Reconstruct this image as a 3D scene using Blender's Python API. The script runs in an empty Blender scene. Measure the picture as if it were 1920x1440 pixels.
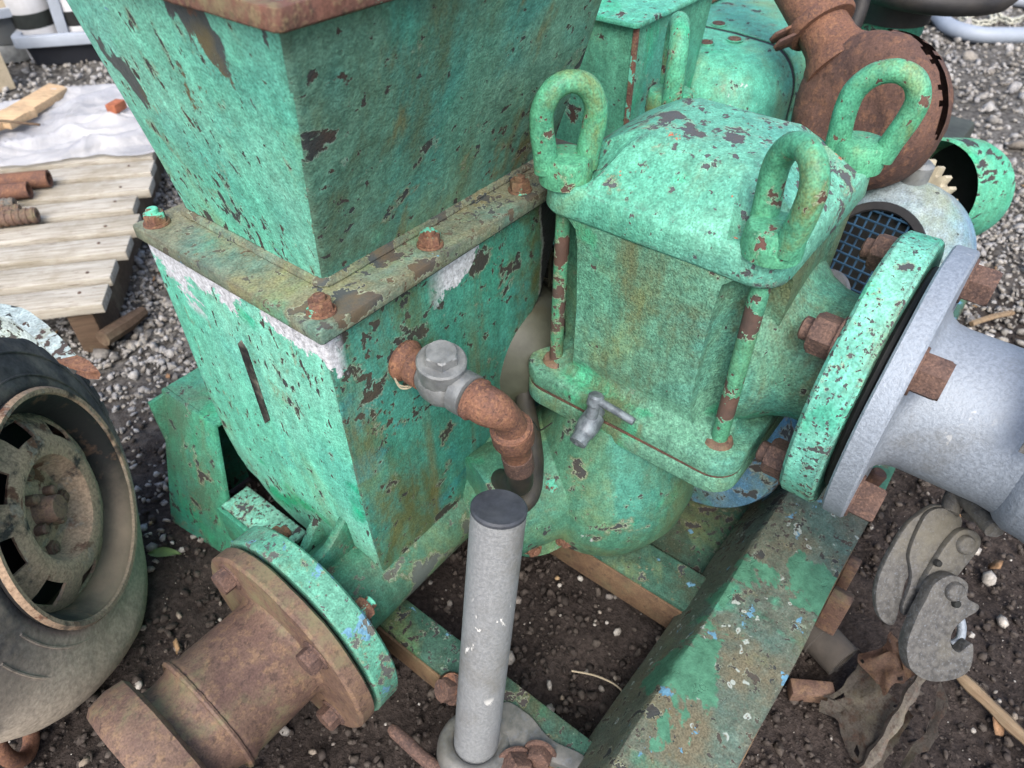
import bpy, bmesh, math, random
import numpy as np
from mathutils import Vector, Matrix, noise as mnoise

random.seed(7)
rng = np.random.default_rng(7)
scene = bpy.context.scene
col = scene.collection
PI = math.pi
GZ = -0.03                                   # ground level

# ------------------------------------------------------------------ camera
TH = math.atan2(1240, 1368)                  # pitch below the horizon
PHI = math.atan2(1450, math.hypot(1240, 1368))
hd = Vector((math.cos(PHI), math.sin(PHI), 0))
cR = Vector((math.sin(PHI), -math.cos(PHI), 0))
cF = hd * math.cos(TH) + Vector((0, 0, -math.sin(TH)))
cU = cR.cross(cF)
cam = bpy.data.cameras.new('camera')
cam_o = bpy.data.objects.new('camera', cam)
col.objects.link(cam_o)
M = Matrix((cR, cU, -cF)).transposed().to_4x4()
M.translation = (0, 0, 0.86)
cam_o.matrix_world = M
cam.sensor_width = 36
cam.lens = 36 * 1368 / 1920
cam.clip_start = 0.01
cam.clip_end = 500
cam.dof.use_dof = True
cam.dof.focus_distance = 0.66
cam.dof.aperture_fstop = 9.0
scene.camera = cam_o

# ------------------------------------------------------------------ light
SUN_AZ = math.radians(214)                   # direction the light comes from, from +X towards +Y
SUN_EL = math.radians(48)
world = bpy.data.worlds.new('World')
scene.world = world
world.use_nodes = True
wn = world.node_tree
sky = wn.nodes.new('ShaderNodeTexSky')
sky.sky_type = 'NISHITA'
sky.sun_disc = False
sky.sun_elevation = SUN_EL
sky.sun_rotation = math.radians(90) - SUN_AZ
sky.air_density = 1.0
sky.dust_density = 4.0
sky.ozone_density = 1.0
bg = wn.nodes['Background']
bg.inputs['Strength'].default_value = 0.15
wn.links.new(sky.outputs[0], bg.inputs['Color'])
sun = bpy.data.lights.new('sun', 'SUN')
sun.energy = 1.35
sun.angle = math.radians(40)
sun.color = (1.0, 0.97, 0.92)
sun_o = bpy.data.objects.new('sun', sun)
col.objects.link(sun_o)
sd = Vector((math.cos(SUN_AZ) * math.cos(SUN_EL), math.sin(SUN_AZ) * math.cos(SUN_EL), math.sin(SUN_EL)))
sun_o.rotation_euler = sd.to_track_quat('Z', 'Y').to_euler()
sun_o.location = (-3, 1, 5)
scene.view_settings.view_transform = 'Standard'
scene.view_settings.look = 'None'
scene.view_settings.gamma = 1.0
scene.view_settings.exposure = 1.07
cy = scene.cycles
cy.max_bounces = 4
cy.diffuse_bounces = 3
cy.glossy_bounces = 2
cy.transmission_bounces = 3
cy.transparent_max_bounces = 4
cy.caustics_reflective = False
cy.caustics_refractive = False

# ------------------------------------------------------------------ material helpers
class G:
    def __init__(self, name):
        self.m = bpy.data.materials.new(name)
        self.m.use_nodes = True
        self.t = self.m.node_tree
        self.b = self.t.nodes['Principled BSDF']
        self.geo = self.t.nodes.new('ShaderNodeNewGeometry')
        self.pos = self.geo.outputs['Position']

    def put(self, sock, v):
        if isinstance(v, bpy.types.NodeSocket):
            self.t.links.new(v, sock)
        elif isinstance(v, (tuple, list)) and sock.type == 'RGBA' and len(v) == 3:
            sock.default_value = (*v, 1)
        else:
            sock.default_value = v

    def map(self, scale, loc=(0, 0, 0), rot=(0, 0, 0), vec=None):
        n = self.t.nodes.new('ShaderNodeMapping')
        self.put(n.inputs['Vector'], vec or self.pos)
        n.inputs['Scale'].default_value = scale
        n.inputs['Location'].default_value = loc
        n.inputs['Rotation'].default_value = rot
        return n.outputs[0]

    def noise(self, scale, detail=4, rough=0.5, vec=None, dist=0.0, colour=False):
        n = self.t.nodes.new('ShaderNodeTexNoise')
        self.put(n.inputs['Vector'], vec or self.pos)
        n.inputs['Scale'].default_value = scale
        n.inputs['Detail'].default_value = min(detail, 6 if scale < 30 else (4 if scale < 100 else 2.5))
        n.inputs['Roughness'].default_value = rough
        n.inputs['Distortion'].default_value = dist
        return n.outputs[1 if colour else 0]

    def voro(self, scale, vec=None, feature='F1', out=0):
        n = self.t.nodes.new('ShaderNodeTexVoronoi')
        n.feature = feature
        self.put(n.inputs['Vector'], vec or self.pos)
        n.inputs['Scale'].default_value = scale
        return n.outputs[out]

    def rng(self, v, a, b, lo=0.0, hi=1.0, smooth=False):
        n = self.t.nodes.new('ShaderNodeMapRange')
        n.interpolation_type = 'SMOOTHSTEP' if smooth else 'LINEAR'
        n.clamp = True
        self.put(n.inputs[0], v)
        for i, x in enumerate((a, b, lo, hi)):
            self.put(n.inputs[i + 1], x)
        return n.outputs[0]

    def math(self, op, a, b=0.0):
        n = self.t.nodes.new('ShaderNodeMath')
        n.operation = op
        self.put(n.inputs[0], a)
        self.put(n.inputs[1], b)
        return n.outputs[0]

    def mul(self, a, b):
        return self.math('MULTIPLY', a, b)

    def mix(self, f, a, b, mode='MIX'):
        n = self.t.nodes.new('ShaderNodeMix')
        n.data_type = 'RGBA'
        n.blend_type = mode
        self.put(n.inputs[0], f)
        self.put(n.inputs[6], a)
        self.put(n.inputs[7], b)
        return n.outputs[2]

    def sep(self, v=None):
        n = self.t.nodes.new('ShaderNodeSeparateXYZ')
        self.put(n.inputs[0], v or self.pos)
        return n.outputs

    def bright(self, c, f):
        n = self.t.nodes.new('ShaderNodeVectorMath')
        n.operation = 'SCALE'
        self.put(n.inputs[0], c)
        self.put(n.inputs['Scale'], f)
        return n.outputs[0]

    def edge(self, radius=0.006):
        """0..1 along worn convex edges."""
        bv = self.t.nodes.new('ShaderNodeBevel')
        bv.samples = 2
        bv.inputs['Radius'].default_value = radius
        d = self.t.nodes.new('ShaderNodeVectorMath')
        d.operation = 'DOT_PRODUCT'
        self.t.links.new(bv.outputs[0], d.inputs[0])
        self.t.links.new(self.geo.outputs['True Normal'], d.inputs[1])
        return self.rng(d.outputs['Value'], 0.985, 0.90)

    def bump(self, h, dist=0.002, strength=1.0, normal=None):
        n = self.t.nodes.new('ShaderNodeBump')
        n.inputs['Distance'].default_value = dist
        n.inputs['Strength'].default_value = strength
        self.put(n.inputs['Height'], h)
        if normal is not None:
            self.t.links.new(normal, n.inputs['Normal'])
        return n.outputs[0]

    def out(self, c=None, rough=None, metal=None, normal=None, spec=None):
        if c is not None:
            self.put(self.b.inputs['Base Color'], c)
        if rough is not None:
            self.put(self.b.inputs['Roughness'], rough)
        if metal is not None:
            self.put(self.b.inputs['Metallic'], metal)
        if normal is not None:
            self.put(self.b.inputs['Normal'], normal)
        if spec is not None:
            self.b.inputs['Specular IOR Level'].default_value = spec
        return self.m


MINT = (0.125, 0.46, 0.335)
MINT2 = (0.19, 0.48, 0.375)
EMER = (0.02, 0.36, 0.18)
DULL = (0.075, 0.27, 0.175)
OLIVE = (0.13, 0.13, 0.055)
STEEL = (0.042, 0.050, 0.053)
BROWN = (0.050, 0.045, 0.042)
RUST = (0.085, 0.048, 0.036)


def paint(name, a=MINT, b=MINT2, alt=EMER, alt_amt=0.5, chip=0.62, chip_s=16, small=0.66, stretch=(1, 1, 1), rot=(0, 0, 0),
          grime=0.35, grime_c=OLIVE, grime_s=6, streak=0.3, rust=0.5, edge=True, speck=0.25, chip_c=(STEEL, BROWN),
          white=0, blue=0, orange=0, seed=0.0, bumpy=1.0, rough=0.5, cover=None, cover_c=STEEL, worn=0.5, stain=0.45, gritty=0.34, teal=0.35, lichen=0.0):
    """Old brush paint: tones, dirt, chips down to steel, rust at edges."""
    g = G(name)
    p = g.map((1, 1, 1), (seed, seed * 1.7, seed * 0.6))
    pst = g.map(stretch, (seed, seed * 0.3, 0), rot)
    n_big = g.noise(5, 6, 0.6, p)
    c = g.mix(g.rng(n_big, 0.4, 0.62), a, b)
    c = g.mix(g.mul(g.rng(g.noise(9, 4, 0.55, g.map((1, 1, 1), (seed + 3, 1, 7)), 0.6), 0.6, 0.66), alt_amt), c, alt)
    c = g.mix(g.mul(g.rng(g.noise(7, 5, 0.6, g.map((1, 1, 1), (seed + 23, 5, 2)), 0.5), 0.50, 0.66, smooth=True), teal), c, (0.05, 0.27, 0.25))
    brush = g.noise(70, 4, 0.65, g.map((1, 1, 0.12), (seed + 4, 2, 1), (0.25, 0.2, 0)))
    c = g.bright(c, g.rng(brush, 0.34, 0.66, 0.82, 1.16))
    # chalky mottling, fine
    mott = g.noise(90, 6, 0.75, p)
    c = g.bright(c, g.rng(mott, 0.32, 0.68, 0.72, 1.2))
    c = g.mix(g.mul(g.rng(g.noise(260, 3, 0.7, p), 0.52, 0.66), speck), c, (0.03, 0.085, 0.062))
    # dirt
    n_g = g.noise(grime_s, 10, 0.7, g.map((1, 1, 0.55), (seed + 9, 2, 4)), 0.3)
    c = g.mix(g.mul(g.rng(n_g, 0.60 - 0.3 * grime, 0.82 - 0.3 * grime, smooth=True), 0.9), c, grime_c)
    if streak:
        n_s = g.noise(22, 5, 0.6, g.map((1, 1, 0.10), (seed + 1, 5, 0)))
        c = g.mix(g.mul(g.rng(n_s, 0.56, 0.72, smooth=True), streak), c, (0.16, 0.12, 0.04))
    st_ = g.noise(6.5, 6, 0.66, g.map((1, 1, 0.6), (seed + 15, 1, 6)), 0.4)
    c = g.mix(g.mul(g.rng(st_, 0.52, 0.70, smooth=True), stain), c, (0.23, 0.27, 0.105))
    grit = g.noise(520, 1, 0.5, p)
    c = g.bright(c, g.rng(grit, 0.28, 0.72, 1 - gritty, 1 + gritty))
    hgt = g.math('ADD', g.mul(g.noise(120, 5, 0.7, p), 0.5), g.mul(grit, 0.25))
    lump = g.noise(26, 3, 0.5, p)
    hgt = g.math('ADD', hgt, g.mul(lump, 0.8))
    # chips
    nc = g.noise(chip_s, 9, 0.62, pst, 0.15)
    ns = g.noise(chip_s * 3.6, 6, 0.6, g.map(stretch, (seed + 11, 4, 2), rot), 0.2)
    clus = g.rng(g.noise(4.5, 4, 0.6, g.map((1, 1, 1), (seed + 33, 3, 8))), 0.3, 0.7, -0.075, 0.075)
    nc = g.math('ADD', nc, g.mul(clus, 0.6))
    ns = g.math('ADD', ns, clus)
    chip -= 0.045
    small -= 0.05
    chips = g.math('MAXIMUM', g.rng(nc, chip, chip + 0.012), g.rng(ns, small, small + 0.012))
    halo = g.math('MAXIMUM', g.rng(nc, chip - 0.05, chip), g.mul(g.rng(ns, small - 0.035, small), 0.6))
    c = g.mix(g.mul(g.mul(halo, g.rng(g.noise(8, 3, 0.5, p), 0.45, 0.6)), 0.55), c, (0.17, 0.13, 0.055))
    cc = g.mix(g.rng(g.noise(30, 5, 0.6, p), 0.42, 0.6), chip_c[0], chip_c[1])
    if edge:
        em = g.edge()
        em = g.mul(em, g.rng(g.noise(38, 6, 0.7, p), 0.62 - 0.35 * worn, 0.72 - 0.35 * worn))
        chips = g.math('MAXIMUM', chips, em)
    if rust:
        cc = g.mix(g.mul(g.rng(g.noise(12, 6, 0.6, g.map((1, 1, 1), (seed + 2, 8, 1))), 0.5, 0.6), rust), cc, RUST)
    for amt, colr, sc_, k in ((white, (0.52, 0.54, 0.55), 11, 21), (blue, (0.13, 0.29, 0.42), 30, 31), (orange, (0.55, 0.13, 0.06), 24, 41)):
        if amt:
            wm = g.rng(g.noise(sc_, 10, 0.66, g.map((1, 1, 1), (seed + k, k, 3))), 0.74 - amt * 0.3, 0.755 - amt * 0.3)
            wc = g.bright(colr, g.rng(g.noise(160, 4, 0.7, p), 0.3, 0.7, 0.6, 1.15))
            c = g.mix(wm, c, wc)
    lipm = g.math('MAXIMUM', g.mul(g.rng(nc, chip - 0.014, chip - 0.004), 0.7), g.mul(g.rng(ns, small - 0.012, small - 0.004), 0.5))
    c = g.mix(g.mul(lipm, 0.45), c, (0.42, 0.52, 0.42))  # layered paint edge, with a light rim highlight painted in
    if lichen:
        wv = g.t.nodes.new('ShaderNodeVectorMath')
        wv.operation = 'MULTIPLY_ADD'
        g.put(wv.inputs[0], g.noise(45, 3, 0.6, None, 0, True))
        wv.inputs[1].default_value = (0.022, 0.022, 0.022)
        g.put(wv.inputs[2], g.pos)
        vd = g.math('ADD', g.voro(62, wv.outputs[0]), g.mul(g.noise(30, 3, 0.6), 0.5))
        lm = g.mul(g.rng(vd, 0.47, 0.43), g.rng(g.noise(13, 4, 0.6, g.map((1, 1, 1), (seed + 2, 2, 2))), 0.60 - lichen * 0.15, 0.62 - lichen * 0.15))
        c = g.mix(lm, c, g.mix(g.rng(vd, 0.36, 0.32), (0.34, 0.39, 0.36), (0.17, 0.13, 0.09)))
    c = g.mix(chips, c, cc)
    if cover:
        cm, cvc = cover(g)
        c = g.mix(cm, c, cvc)
    hgt = g.math('SUBTRACT', hgt, g.mul(chips, 0.55))
    r = g.math('ADD', g.rng(mott, 0.3, 0.7, rough - 0.08, rough + 0.12), g.mul(chips, 0.15))
    return g.out(c, r, None, g.bump(hgt, 0.0012 * bumpy), 0.25)


def rusty(name, cols=((0.10, 0.055, 0.042), (0.19, 0.09, 0.05), (0.30, 0.13, 0.06)), scale=30, moss=0.0, pit=1.0, fleck=0.0, seed=0.0, rough=0.82):
    g = G(name)
    p = g.map((1, 1, 1), (seed, seed * 2, seed * 3))
    n1 = g.noise(scale, 8, 0.68, p)
    n2 = g.noise(scale * 6, 6, 0.7, p)
    c = g.mix(g.rng(n1, 0.38, 0.6), cols[0], cols[1])
    c = g.mix(g.mul(g.rng(n2, 0.5, 0.66), 0.75), c, cols[2])
    c = g.mix(g.mul(g.rng(g.noise(scale * 9, 4, 0.7, g.map((1, 1, 1), (seed + 5, 3, 1))), 0.56, 0.66), 0.55), c, (0.04, 0.028, 0.026))
    c = g.bright(c, g.rng(g.noise(480, 1, 0.5, p), 0.28, 0.72, 0.8, 1.2))
    if moss:
        c = g.mix(g.mul(g.rng(g.noise(14, 8, 0.7, g.map((1, 1, 1), (seed + 6, 1, 1))), 0.5, 0.68, smooth=True), moss), c, (0.17, 0.16, 0.09))
    if fleck:
        c = g.mix(g.rng(g.noise(26, 8, 0.65, g.map((1, 1, 1), (seed + 4, 9, 1))), 0.68 - fleck * 0.2, 0.70 - fleck * 0.2), c, MINT)
    h = g.math('ADD', g.mul(n2, 0.6), g.noise(scale * 2, 5, 0.6, p))
    return g.out(c, g.rng(n2, 0.3, 0.7, rough - 0.1, rough + 0.1), 0.0, g.bump(h, 0.0015 * pit), 0.25)


def galv(name, a=(0.30, 0.33, 0.37), b=(0.42, 0.46, 0.52), scale=120, metal=0.55, rough=0.5, dirt=0.25, seed=0.0, scratch=0.0):
    g = G(name)
    p = g.map((1, 1, 1), (seed, seed, seed))
    n = g.noise(scale, 6, 0.7, p)
    c = g.mix(g.rng(n, 0.38, 0.62), a, b)
    c = g.mix(g.mul(g.rng(g.noise(scale * 2.5, 3, 0.7, p), 0.55, 0.7), 0.5), c, (0.17, 0.19, 0.22))
    c = g.mix(g.mul(g.rng(g.noise(11, 8, 0.7, g.map((1, 1, 1), (seed + 2, 3, 1))), 0.5, 0.72, smooth=True), dirt), c, (0.14, 0.13, 0.10))
    if scratch:
        sv = g.noise(60, 4, 0.6, g.map((1.2, 1.2, 0.45), (seed, 1, 2), (0.5, 0.3, 0)), 0.3)
        xs = g.rng(g.noise(14, 2, 0.5, p), 0.53, 0.58)
        c = g.mix(g.mul(g.mul(g.rng(sv, 0.64, 0.67), xs), scratch), c, (0.72, 0.72, 0.70))
    return g.out(c, g.rng(n, 0.3, 0.7, rough - 0.08, rough + 0.15), metal, g.bump(g.math('ADD', n, g.noise(14, 3, 0.5, p)), 0.0006), 0.4)


def plain(name, c, rough=0.6, var=0.25, scale=40, bump=0.0006, metal=0.0, dirt=0.0, dirt_c=(0.12, 0.10, 0.075), spec=0.4):
    g = G(name)
    n = g.noise(scale, 6, 0.65)
    k = g.bright(c, g.rng(n, 0.3, 0.7, 1 - var, 1 + var))
    if dirt:
        k = g.mix(g.mul(g.rng(g.noise(9, 9, 0.7), 0.42, 0.66, smooth=True), dirt), k, dirt_c)
    return g.out(k, rough, metal, g.bump(n, bump), spec)


# ------------------------------------------------------------------ mesh helpers
WC = {}                                      # world position of the parents


def link(name, me, mat, parent=None, loc=None, rot=None):
    o = bpy.data.objects.new(name, me)
    if mat is not None and len(me.materials) == 0:
        for m_ in (mat if isinstance(mat, (list, tuple)) else [mat]):
            me.materials.append(m_)
    col.objects.link(o)
    w = Vector(loc) if loc is not None else Vector((0, 0, 0))
    WC[o] = w
    if parent is not None:
        o.parent = parent
        o.location = w - WC[parent]
    else:
        o.location = w
    if rot is not None:
        o.rotation_euler = rot
    return o


def finish(bm, name, bevel=0.0, segs=2, angle=35, smooth=True):
    bmesh.ops.recalc_face_normals(bm, faces=bm.faces)
    if bevel > 0:
        ed = [e for e in bm.edges if len(e.link_faces) == 2 and e.calc_face_angle(0) > math.radians(28)]
        if ed:
            bmesh.ops.bevel(bm, geom=ed, offset=bevel, segments=segs, profile=0.55, affect='EDGES', clamp_overlap=True)
    me = bpy.data.meshes.new(name)
    bm.to_mesh(me)
    bm.free()
    if smooth:
        me.shade_smooth()
        me.set_sharp_from_angle(angle=math.radians(angle))
    return me


def build(name, bm, mat, parent=None, bevel=0.0, segs=2, angle=35, smooth=True):
    """bmesh in world coordinates -> object with its origin at its own centre"""
    me = finish(bm, name, bevel, segs, angle, smooth)
    n = len(me.vertices)
    a = np.empty(n * 3)
    me.vertices.foreach_get('co', a)
    a = a.reshape(-1, 3)
    c = (a.min(0) + a.max(0)) / 2
    me.vertices.foreach_set('co', (a - c).ravel())
    me.update()
    return link(name, me, mat, parent, loc=c)


def empty(name, loc):
    o = bpy.data.objects.new(name, None)
    o.empty_display_size = 0.05
    col.objects.link(o)
    o.location = loc
    WC[o] = Vector(loc)
    return o


def tag(o, label=None, cat=None, group=None, kind=None):
    if label:
        o['label'] = label
    if cat:
        o['category'] = cat
    if group:
        o['group'] = group
    if kind:
        o['kind'] = kind
    return o


def add_box(bm, x0, x1, y0, y1, z0, z1, mat4=None):
    v = [bm.verts.new((x, y, z)) for x in (x0, x1) for y in (y0, y1) for z in (z0, z1)]
    for f in ((0, 1, 3, 2), (4, 6, 7, 5), (0, 4, 5, 1), (2, 3, 7, 6), (0, 2, 6, 4), (1, 5, 7, 3)):
        bm.faces.new([v[i] for i in f])
    if mat4 is not None:
        bmesh.ops.transform(bm, matrix=mat4, verts=v)
    return v


def box(name, x0, x1, y0, y1, z0, z1, mat, parent=None, bevel=0.002, mat4=None):
    bm = bmesh.new()
    add_box(bm, x0, x1, y0, y1, z0, z1, mat4)
    return build(name, bm, mat, parent, bevel)


def frame_of(d):
    d = Vector(d).normalized()
    up = Vector((0, 0, 1)) if abs(d.z) < 0.95 else Vector((1, 0, 0))
    a = d.cross(up).normalized()
    b = a.cross(d).normalized()
    return d, a, b


def add_lathe(bm, prof, o, d, segs=48, closed=False, jit=None):
    """prof: (s, r) along d; closed = the profile is a loop"""
    d, a, b = frame_of(d)
    o = Vector(o)
    rings = []
    for i, (s, r) in enumerate(prof):
        if r < 1e-6:
            rings.append([bm.verts.new(o + d * s)])
        else:
            ring = []
            for k in range(segs):
                t = 2 * PI * k / segs
                rr = r if jit is None else r * (1 + jit(s, t))
                ring.append(bm.verts.new(o + d * s + (a * math.cos(t) + b * math.sin(t)) * rr))
            rings.append(ring)
    n = len(rings)
    for i in range(n if closed else n - 1):
        p, q = rings[i], rings[(i + 1) % n]
        for k in range(segs):
            k2 = (k + 1) % segs
            if len(p) == 1 and len(q) == 1:
                continue
            if len(p) == 1:
                bm.faces.new((p[0], q[k2], q[k]))
            elif len(q) == 1:
                bm.faces.new((p[k], p[k2], q[0]))
            else:
                bm.faces.new((p[k], p[k2], q[k2], q[k]))
    return rings


def lathe(name, prof, o, d, mat, parent=None, segs=48, closed=False, bevel=0.0, angle=35, jit=None):
    bm = bmesh.new()
    add_lathe(bm, prof, o, d, segs, closed, jit)
    return build(name, bm, mat, parent, bevel, angle=angle)


def catmull(pts, n=8, closed=False):
    pts = [Vector(p) for p in pts]
    m = len(pts)
    out = []
    for i in range(m if closed else m - 1):
        if closed:
            p0, p1, p2, p3 = pts[i - 1], pts[i], pts[(i + 1) % m], pts[(i + 2) % m]
        else:
            p1, p2 = pts[i], pts[i + 1]
            p0 = pts[i - 1] if i else p1 * 2 - p2
            p3 = pts[i + 2] if i + 2 < m else p2 * 2 - p1
        for k in range(n):
            t = k / n
            out.append(0.5 * ((2 * p1) + (p2 - p0) * t + (2 * p0 - 5 * p1 + 4 * p2 - p3) * t * t + (3 * p1 - p0 - 3 * p2 + p3) * t ** 3))
    if not closed:
        out.append(pts[-1])
    return out


def add_tube(bm, pts, r, segs=12, closed=False, caps=True):
    pts = [Vector(p) for p in pts]
    n = len(pts)
    rad = r if callable(r) else (lambda i: r)
    rings = []
    nrm = None
    for i in range(n):
        if closed:
            t = (pts[(i + 1) % n] - pts[i - 1]).normalized()
        else:
            t = (pts[min(i + 1, n - 1)] - pts[max(i - 1, 0)]).normalized()
        if nrm is None:
            nrm = frame_of(t)[1]
        nrm = (nrm - t * nrm.dot(t)).normalized()
        bi = t.cross(nrm)
        rr = rad(i)
        rings.append([bm.verts.new(pts[i] + (nrm * math.cos(2 * PI * k / segs) + bi * math.sin(2 * PI * k / segs)) * rr) for k in range(segs)])
    for i in range(n if closed else n - 1):
        p, q = rings[i], rings[(i + 1) % n]
        off = 0
        if closed and i == n - 1:            # close with the least twist
            off = min(range(segs), key=lambda s: sum((p[k].co - q[(k + s) % segs].co).length for k in range(0, segs, 3)))
        for k in range(segs):
            bm.faces.new((p[k], p[(k + 1) % segs], q[(k + 1 + off) % segs], q[(k + off) % segs]))
    if caps and not closed:
        bm.faces.new(list(reversed(rings[0])))
        bm.faces.new(rings[-1])
    return rings


def tube(name, pts, r, mat, parent=None, segs=14, closed=False, smooth_pts=0, angle=40):
    bm = bmesh.new()
    if smooth_pts:
        pts = catmull(pts, smooth_pts, closed)
    add_tube(bm, pts, r, segs, closed)
    return build(name, bm, mat, parent, angle=angle)


def rrect(x0, x1, y0, y1, r, z, side=3, k=6, notch=0.0):
    """rounded (or corner-notched) rectangle, fixed point count"""
    pts = []
    cs = (((x1, y1), 0), ((x0, y1), 90), ((x0, y0), 180), ((x1, y0), 270))
    for (cx, cy), a0 in cs:
        sx = -1 if cx == x1 else 1
        sy = -1 if cy == y1 else 1
        for i in range(k + 1):
            t = math.radians(a0 + 90 * i / k)
            if notch > 0:                    # concave
                tt = math.radians(a0 + 90 - 90 * i / k)
                ux, uy = cx, cy
                pts.append((ux - notch * math.cos(tt), uy - notch * math.sin(tt)))
            else:
                pts.append((cx + sx * r + r * math.cos(t), cy + sy * r + r * math.sin(t)))
    out = []
    per = k + 1
    for c_ in range(4):
        seg = pts[c_ * per:(c_ + 1) * per]
        out += seg
        nx = pts[((c_ + 1) * per) % len(pts)]
        for j in range(1, side + 1):
            f = j / (side + 1)
            out.append((seg[-1][0] + (nx[0] - seg[-1][0]) * f, seg[-1][1] + (nx[1] - seg[-1][1]) * f))
    return [Vector((x, y, z)) for x, y in out]


def add_loft(bm, secs, cap0=True, cap1=True, closed=False):
    rings = [[bm.verts.new(p) for p in s] for s in secs]
    n = len(rings[0])
    m = len(rings)
    for i in range(m if closed else m - 1):
        p, q = rings[i], rings[(i + 1) % m]
        for k in range(n):
            bm.faces.new((p[k], p[(k + 1) % n], q[(k + 1) % n], q[k]))
    if not closed:
        if cap0:
            bm.faces.new(list(reversed(rings[0])))
        if cap1:
            bm.faces.new(rings[-1])
    return rings


def loft(name, secs, mat, parent=None, cap0=True, cap1=True, closed=False, bevel=0, angle=35):
    bm = bmesh.new()
    add_loft(bm, secs, cap0, cap1, closed)
    return build(name, bm, mat, parent, bevel, angle=angle)


def add_prism(bm, poly, o, ex, ey, thick):
    """polygon (u, v) in the plane o + u*ex + v*ey, extruded by the vector thick"""
    o, ex, ey, th = Vector(o), Vector(ex), Vector(ey), Vector(thick)
    lo = [bm.verts.new(o + ex * u + ey * v) for u, v in poly]
    hi = [bm.verts.new(o + ex * u + ey * v + th) for u, v in poly]
    n = len(poly)
    bm.faces.new(list(reversed(lo)))
    bm.faces.new(hi)
    for k in range(n):
        bm.faces.new((lo[k], lo[(k + 1) % n], hi[(k + 1) % n], hi[k]))


def prism(name, poly, o, ex, ey, thick, mat, parent=None, bevel=0.0015):
    bm = bmesh.new()
    add_prism(bm, poly, o, ex, ey, thick)
    return build(name, bm, mat, parent, bevel)


def dir_rot(d):
    return Vector(d).to_track_quat('Z', 'Y').to_euler()


def bolt_mesh(name, r, h, stud_r=0.0, stud_h=0.0, washer=0.0, dome=0.0):
    bm = bmesh.new()
    w = 0.0
    if washer:
        add_lathe(bm, [(0, 0), (0, washer), (0.002, washer * 0.97), (0.002, 0)], (0, 0, 0), (0, 0, 1), 20)
        w = 0.002
    # chamfered hexagon
    def ring(s, rr, hexa):
        return [Vector((rr * math.cos(2 * PI * k / 24) * (1 if not hexa else (math.cos(PI / 6) / math.cos(((2 * PI * k / 24) % (PI / 3)) - PI / 6))),
                        rr * math.sin(2 * PI * k / 24) * (1 if not hexa else (math.cos(PI / 6) / math.cos(((2 * PI * k / 24) % (PI / 3)) - PI / 6))), s)) for k in range(24)]
    add_loft(bm, [ring(w, r, True), ring(w + h * 0.86, r, True), ring(w + h, r * 0.86, False)])
    if stud_r:
        z = w + h - 0.0005
        add_lathe(bm, [(z, 0), (z, stud_r), (z + stud_h * 0.85, stud_r), (z + stud_h, stud_r * 0.8), (z + stud_h, 0)], (0, 0, 0), (0, 0, 1), 16)
    return finish(bm, name, angle=28)


def put(name, me, mat, parent, loc, d, spin=0.0):
    o = link(name, me, None, parent, loc)
    if len(me.materials) == 0:
        me.materials.append(mat)
    q = Vector(d).to_track_quat('Z', 'Y') @ Matrix.Rotation(spin, 4, 'Z').to_quaternion()
    o.rotation_euler = q.to_euler()
    return o


def wobble(o, amp=0.001, scale=12, seed=0.0):
    me = o.data
    lo = WC[o]
    for v in me.vertices:
        p = (v.co + lo) * scale + Vector((seed, seed, seed))
        v.co += mnoise.noise_vector(p) * amp
    me.update()


def subdivide_long(o, cuts=2):
    bm = bmesh.new()
    bm.from_mesh(o.data)
    bmesh.ops.subdivide_edges(bm, edges=bm.edges[:], cuts=cuts, use_grid_fill=True)
    bm.to_mesh(o.data)
    bm.free()

# ------------------------------------------------------------------ materials
def tank_cover(g):
    """white flaked undercoat in a torn band below the flange, black bare patch by the chamber"""
    x, y, z = g.sep()
    n = g.noise(16, 10, 0.68, g.map((1, 1, 1), (4, 2, 9)), 0.4)
    band = g.rng(z, 0.452, 0.49)
    m = g.rng(g.math('ADD', g.math('ADD', n, g.mul(band, 0.16)), g.rng(g.noise(11, 3, 0.5, g.map((1, 1, 0.2), (1, 1, 1))), 0.35, 0.65, -0.07, 0.07)), 0.60, 0.612)
    m = g.mul(m, g.rng(z, 0.425, 0.44))
    left = g.rng(x, 0.285, 0.275)
    mid = g.mul(g.rng(x, 0.385, 0.41), g.rng(x, 0.505, 0.475))
    m = g.mul(m, g.math('MAXIMUM', g.math('MAXIMUM', left, mid), 0.0))
    blk = g.mul(g.rng(g.math('ADD', x, g.mul(n, 0.03)), 0.575, 0.58), 1.0)
    wc = g.bright((0.56, 0.58, 0.62), g.rng(g.noise(220, 4, 0.75), 0.3, 0.7, 0.45, 1.15))
    cc = g.mix(blk, wc, (0.02, 0.02, 0.022))
    # moss running below the drain, olive with a ragged outline
    return g.math('MAXIMUM', m, blk), cc


def moss_cover(amount=0.55, c=(0.085, 0.085, 0.02), sc=5.0, seed=0.0):
    def f(g):
        n = g.noise(sc, 9, 0.68, g.map((1, 1, 0.5), (seed, 3, 1)), 0.5)
        return g.mul(g.rng(n, 0.5, 0.68, smooth=True), amount), c
    return f


def hop_cover(g):
    x, y, z = g.sep()
    n = g.noise(14, 6, 0.64, g.map((1.3, 1.3, 0.6), (2.4, 6, 1), (0, 0.25, 0)), 0.2)
    top = g.rng(z, 0.60, 0.745)
    cor = g.mul(g.rng(y, 0.455, 0.37), 0.5)
    m = g.rng(g.math('ADD', n, g.mul(g.math('ADD', top, cor), 0.10)), 0.645, 0.657)
    cc = g.mix(g.rng(g.noise(9, 4, 0.6, g.map((1, 1, 1), (7, 1, 1))), 0.48, 0.56), (0.065, 0.078, 0.08), (0.12, 0.105, 0.06))
    cc = g.mix(g.rng(g.noise(24, 5, 0.6), 0.6, 0.64), cc, (0.14, 0.07, 0.045))
    return m, cc


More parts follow.
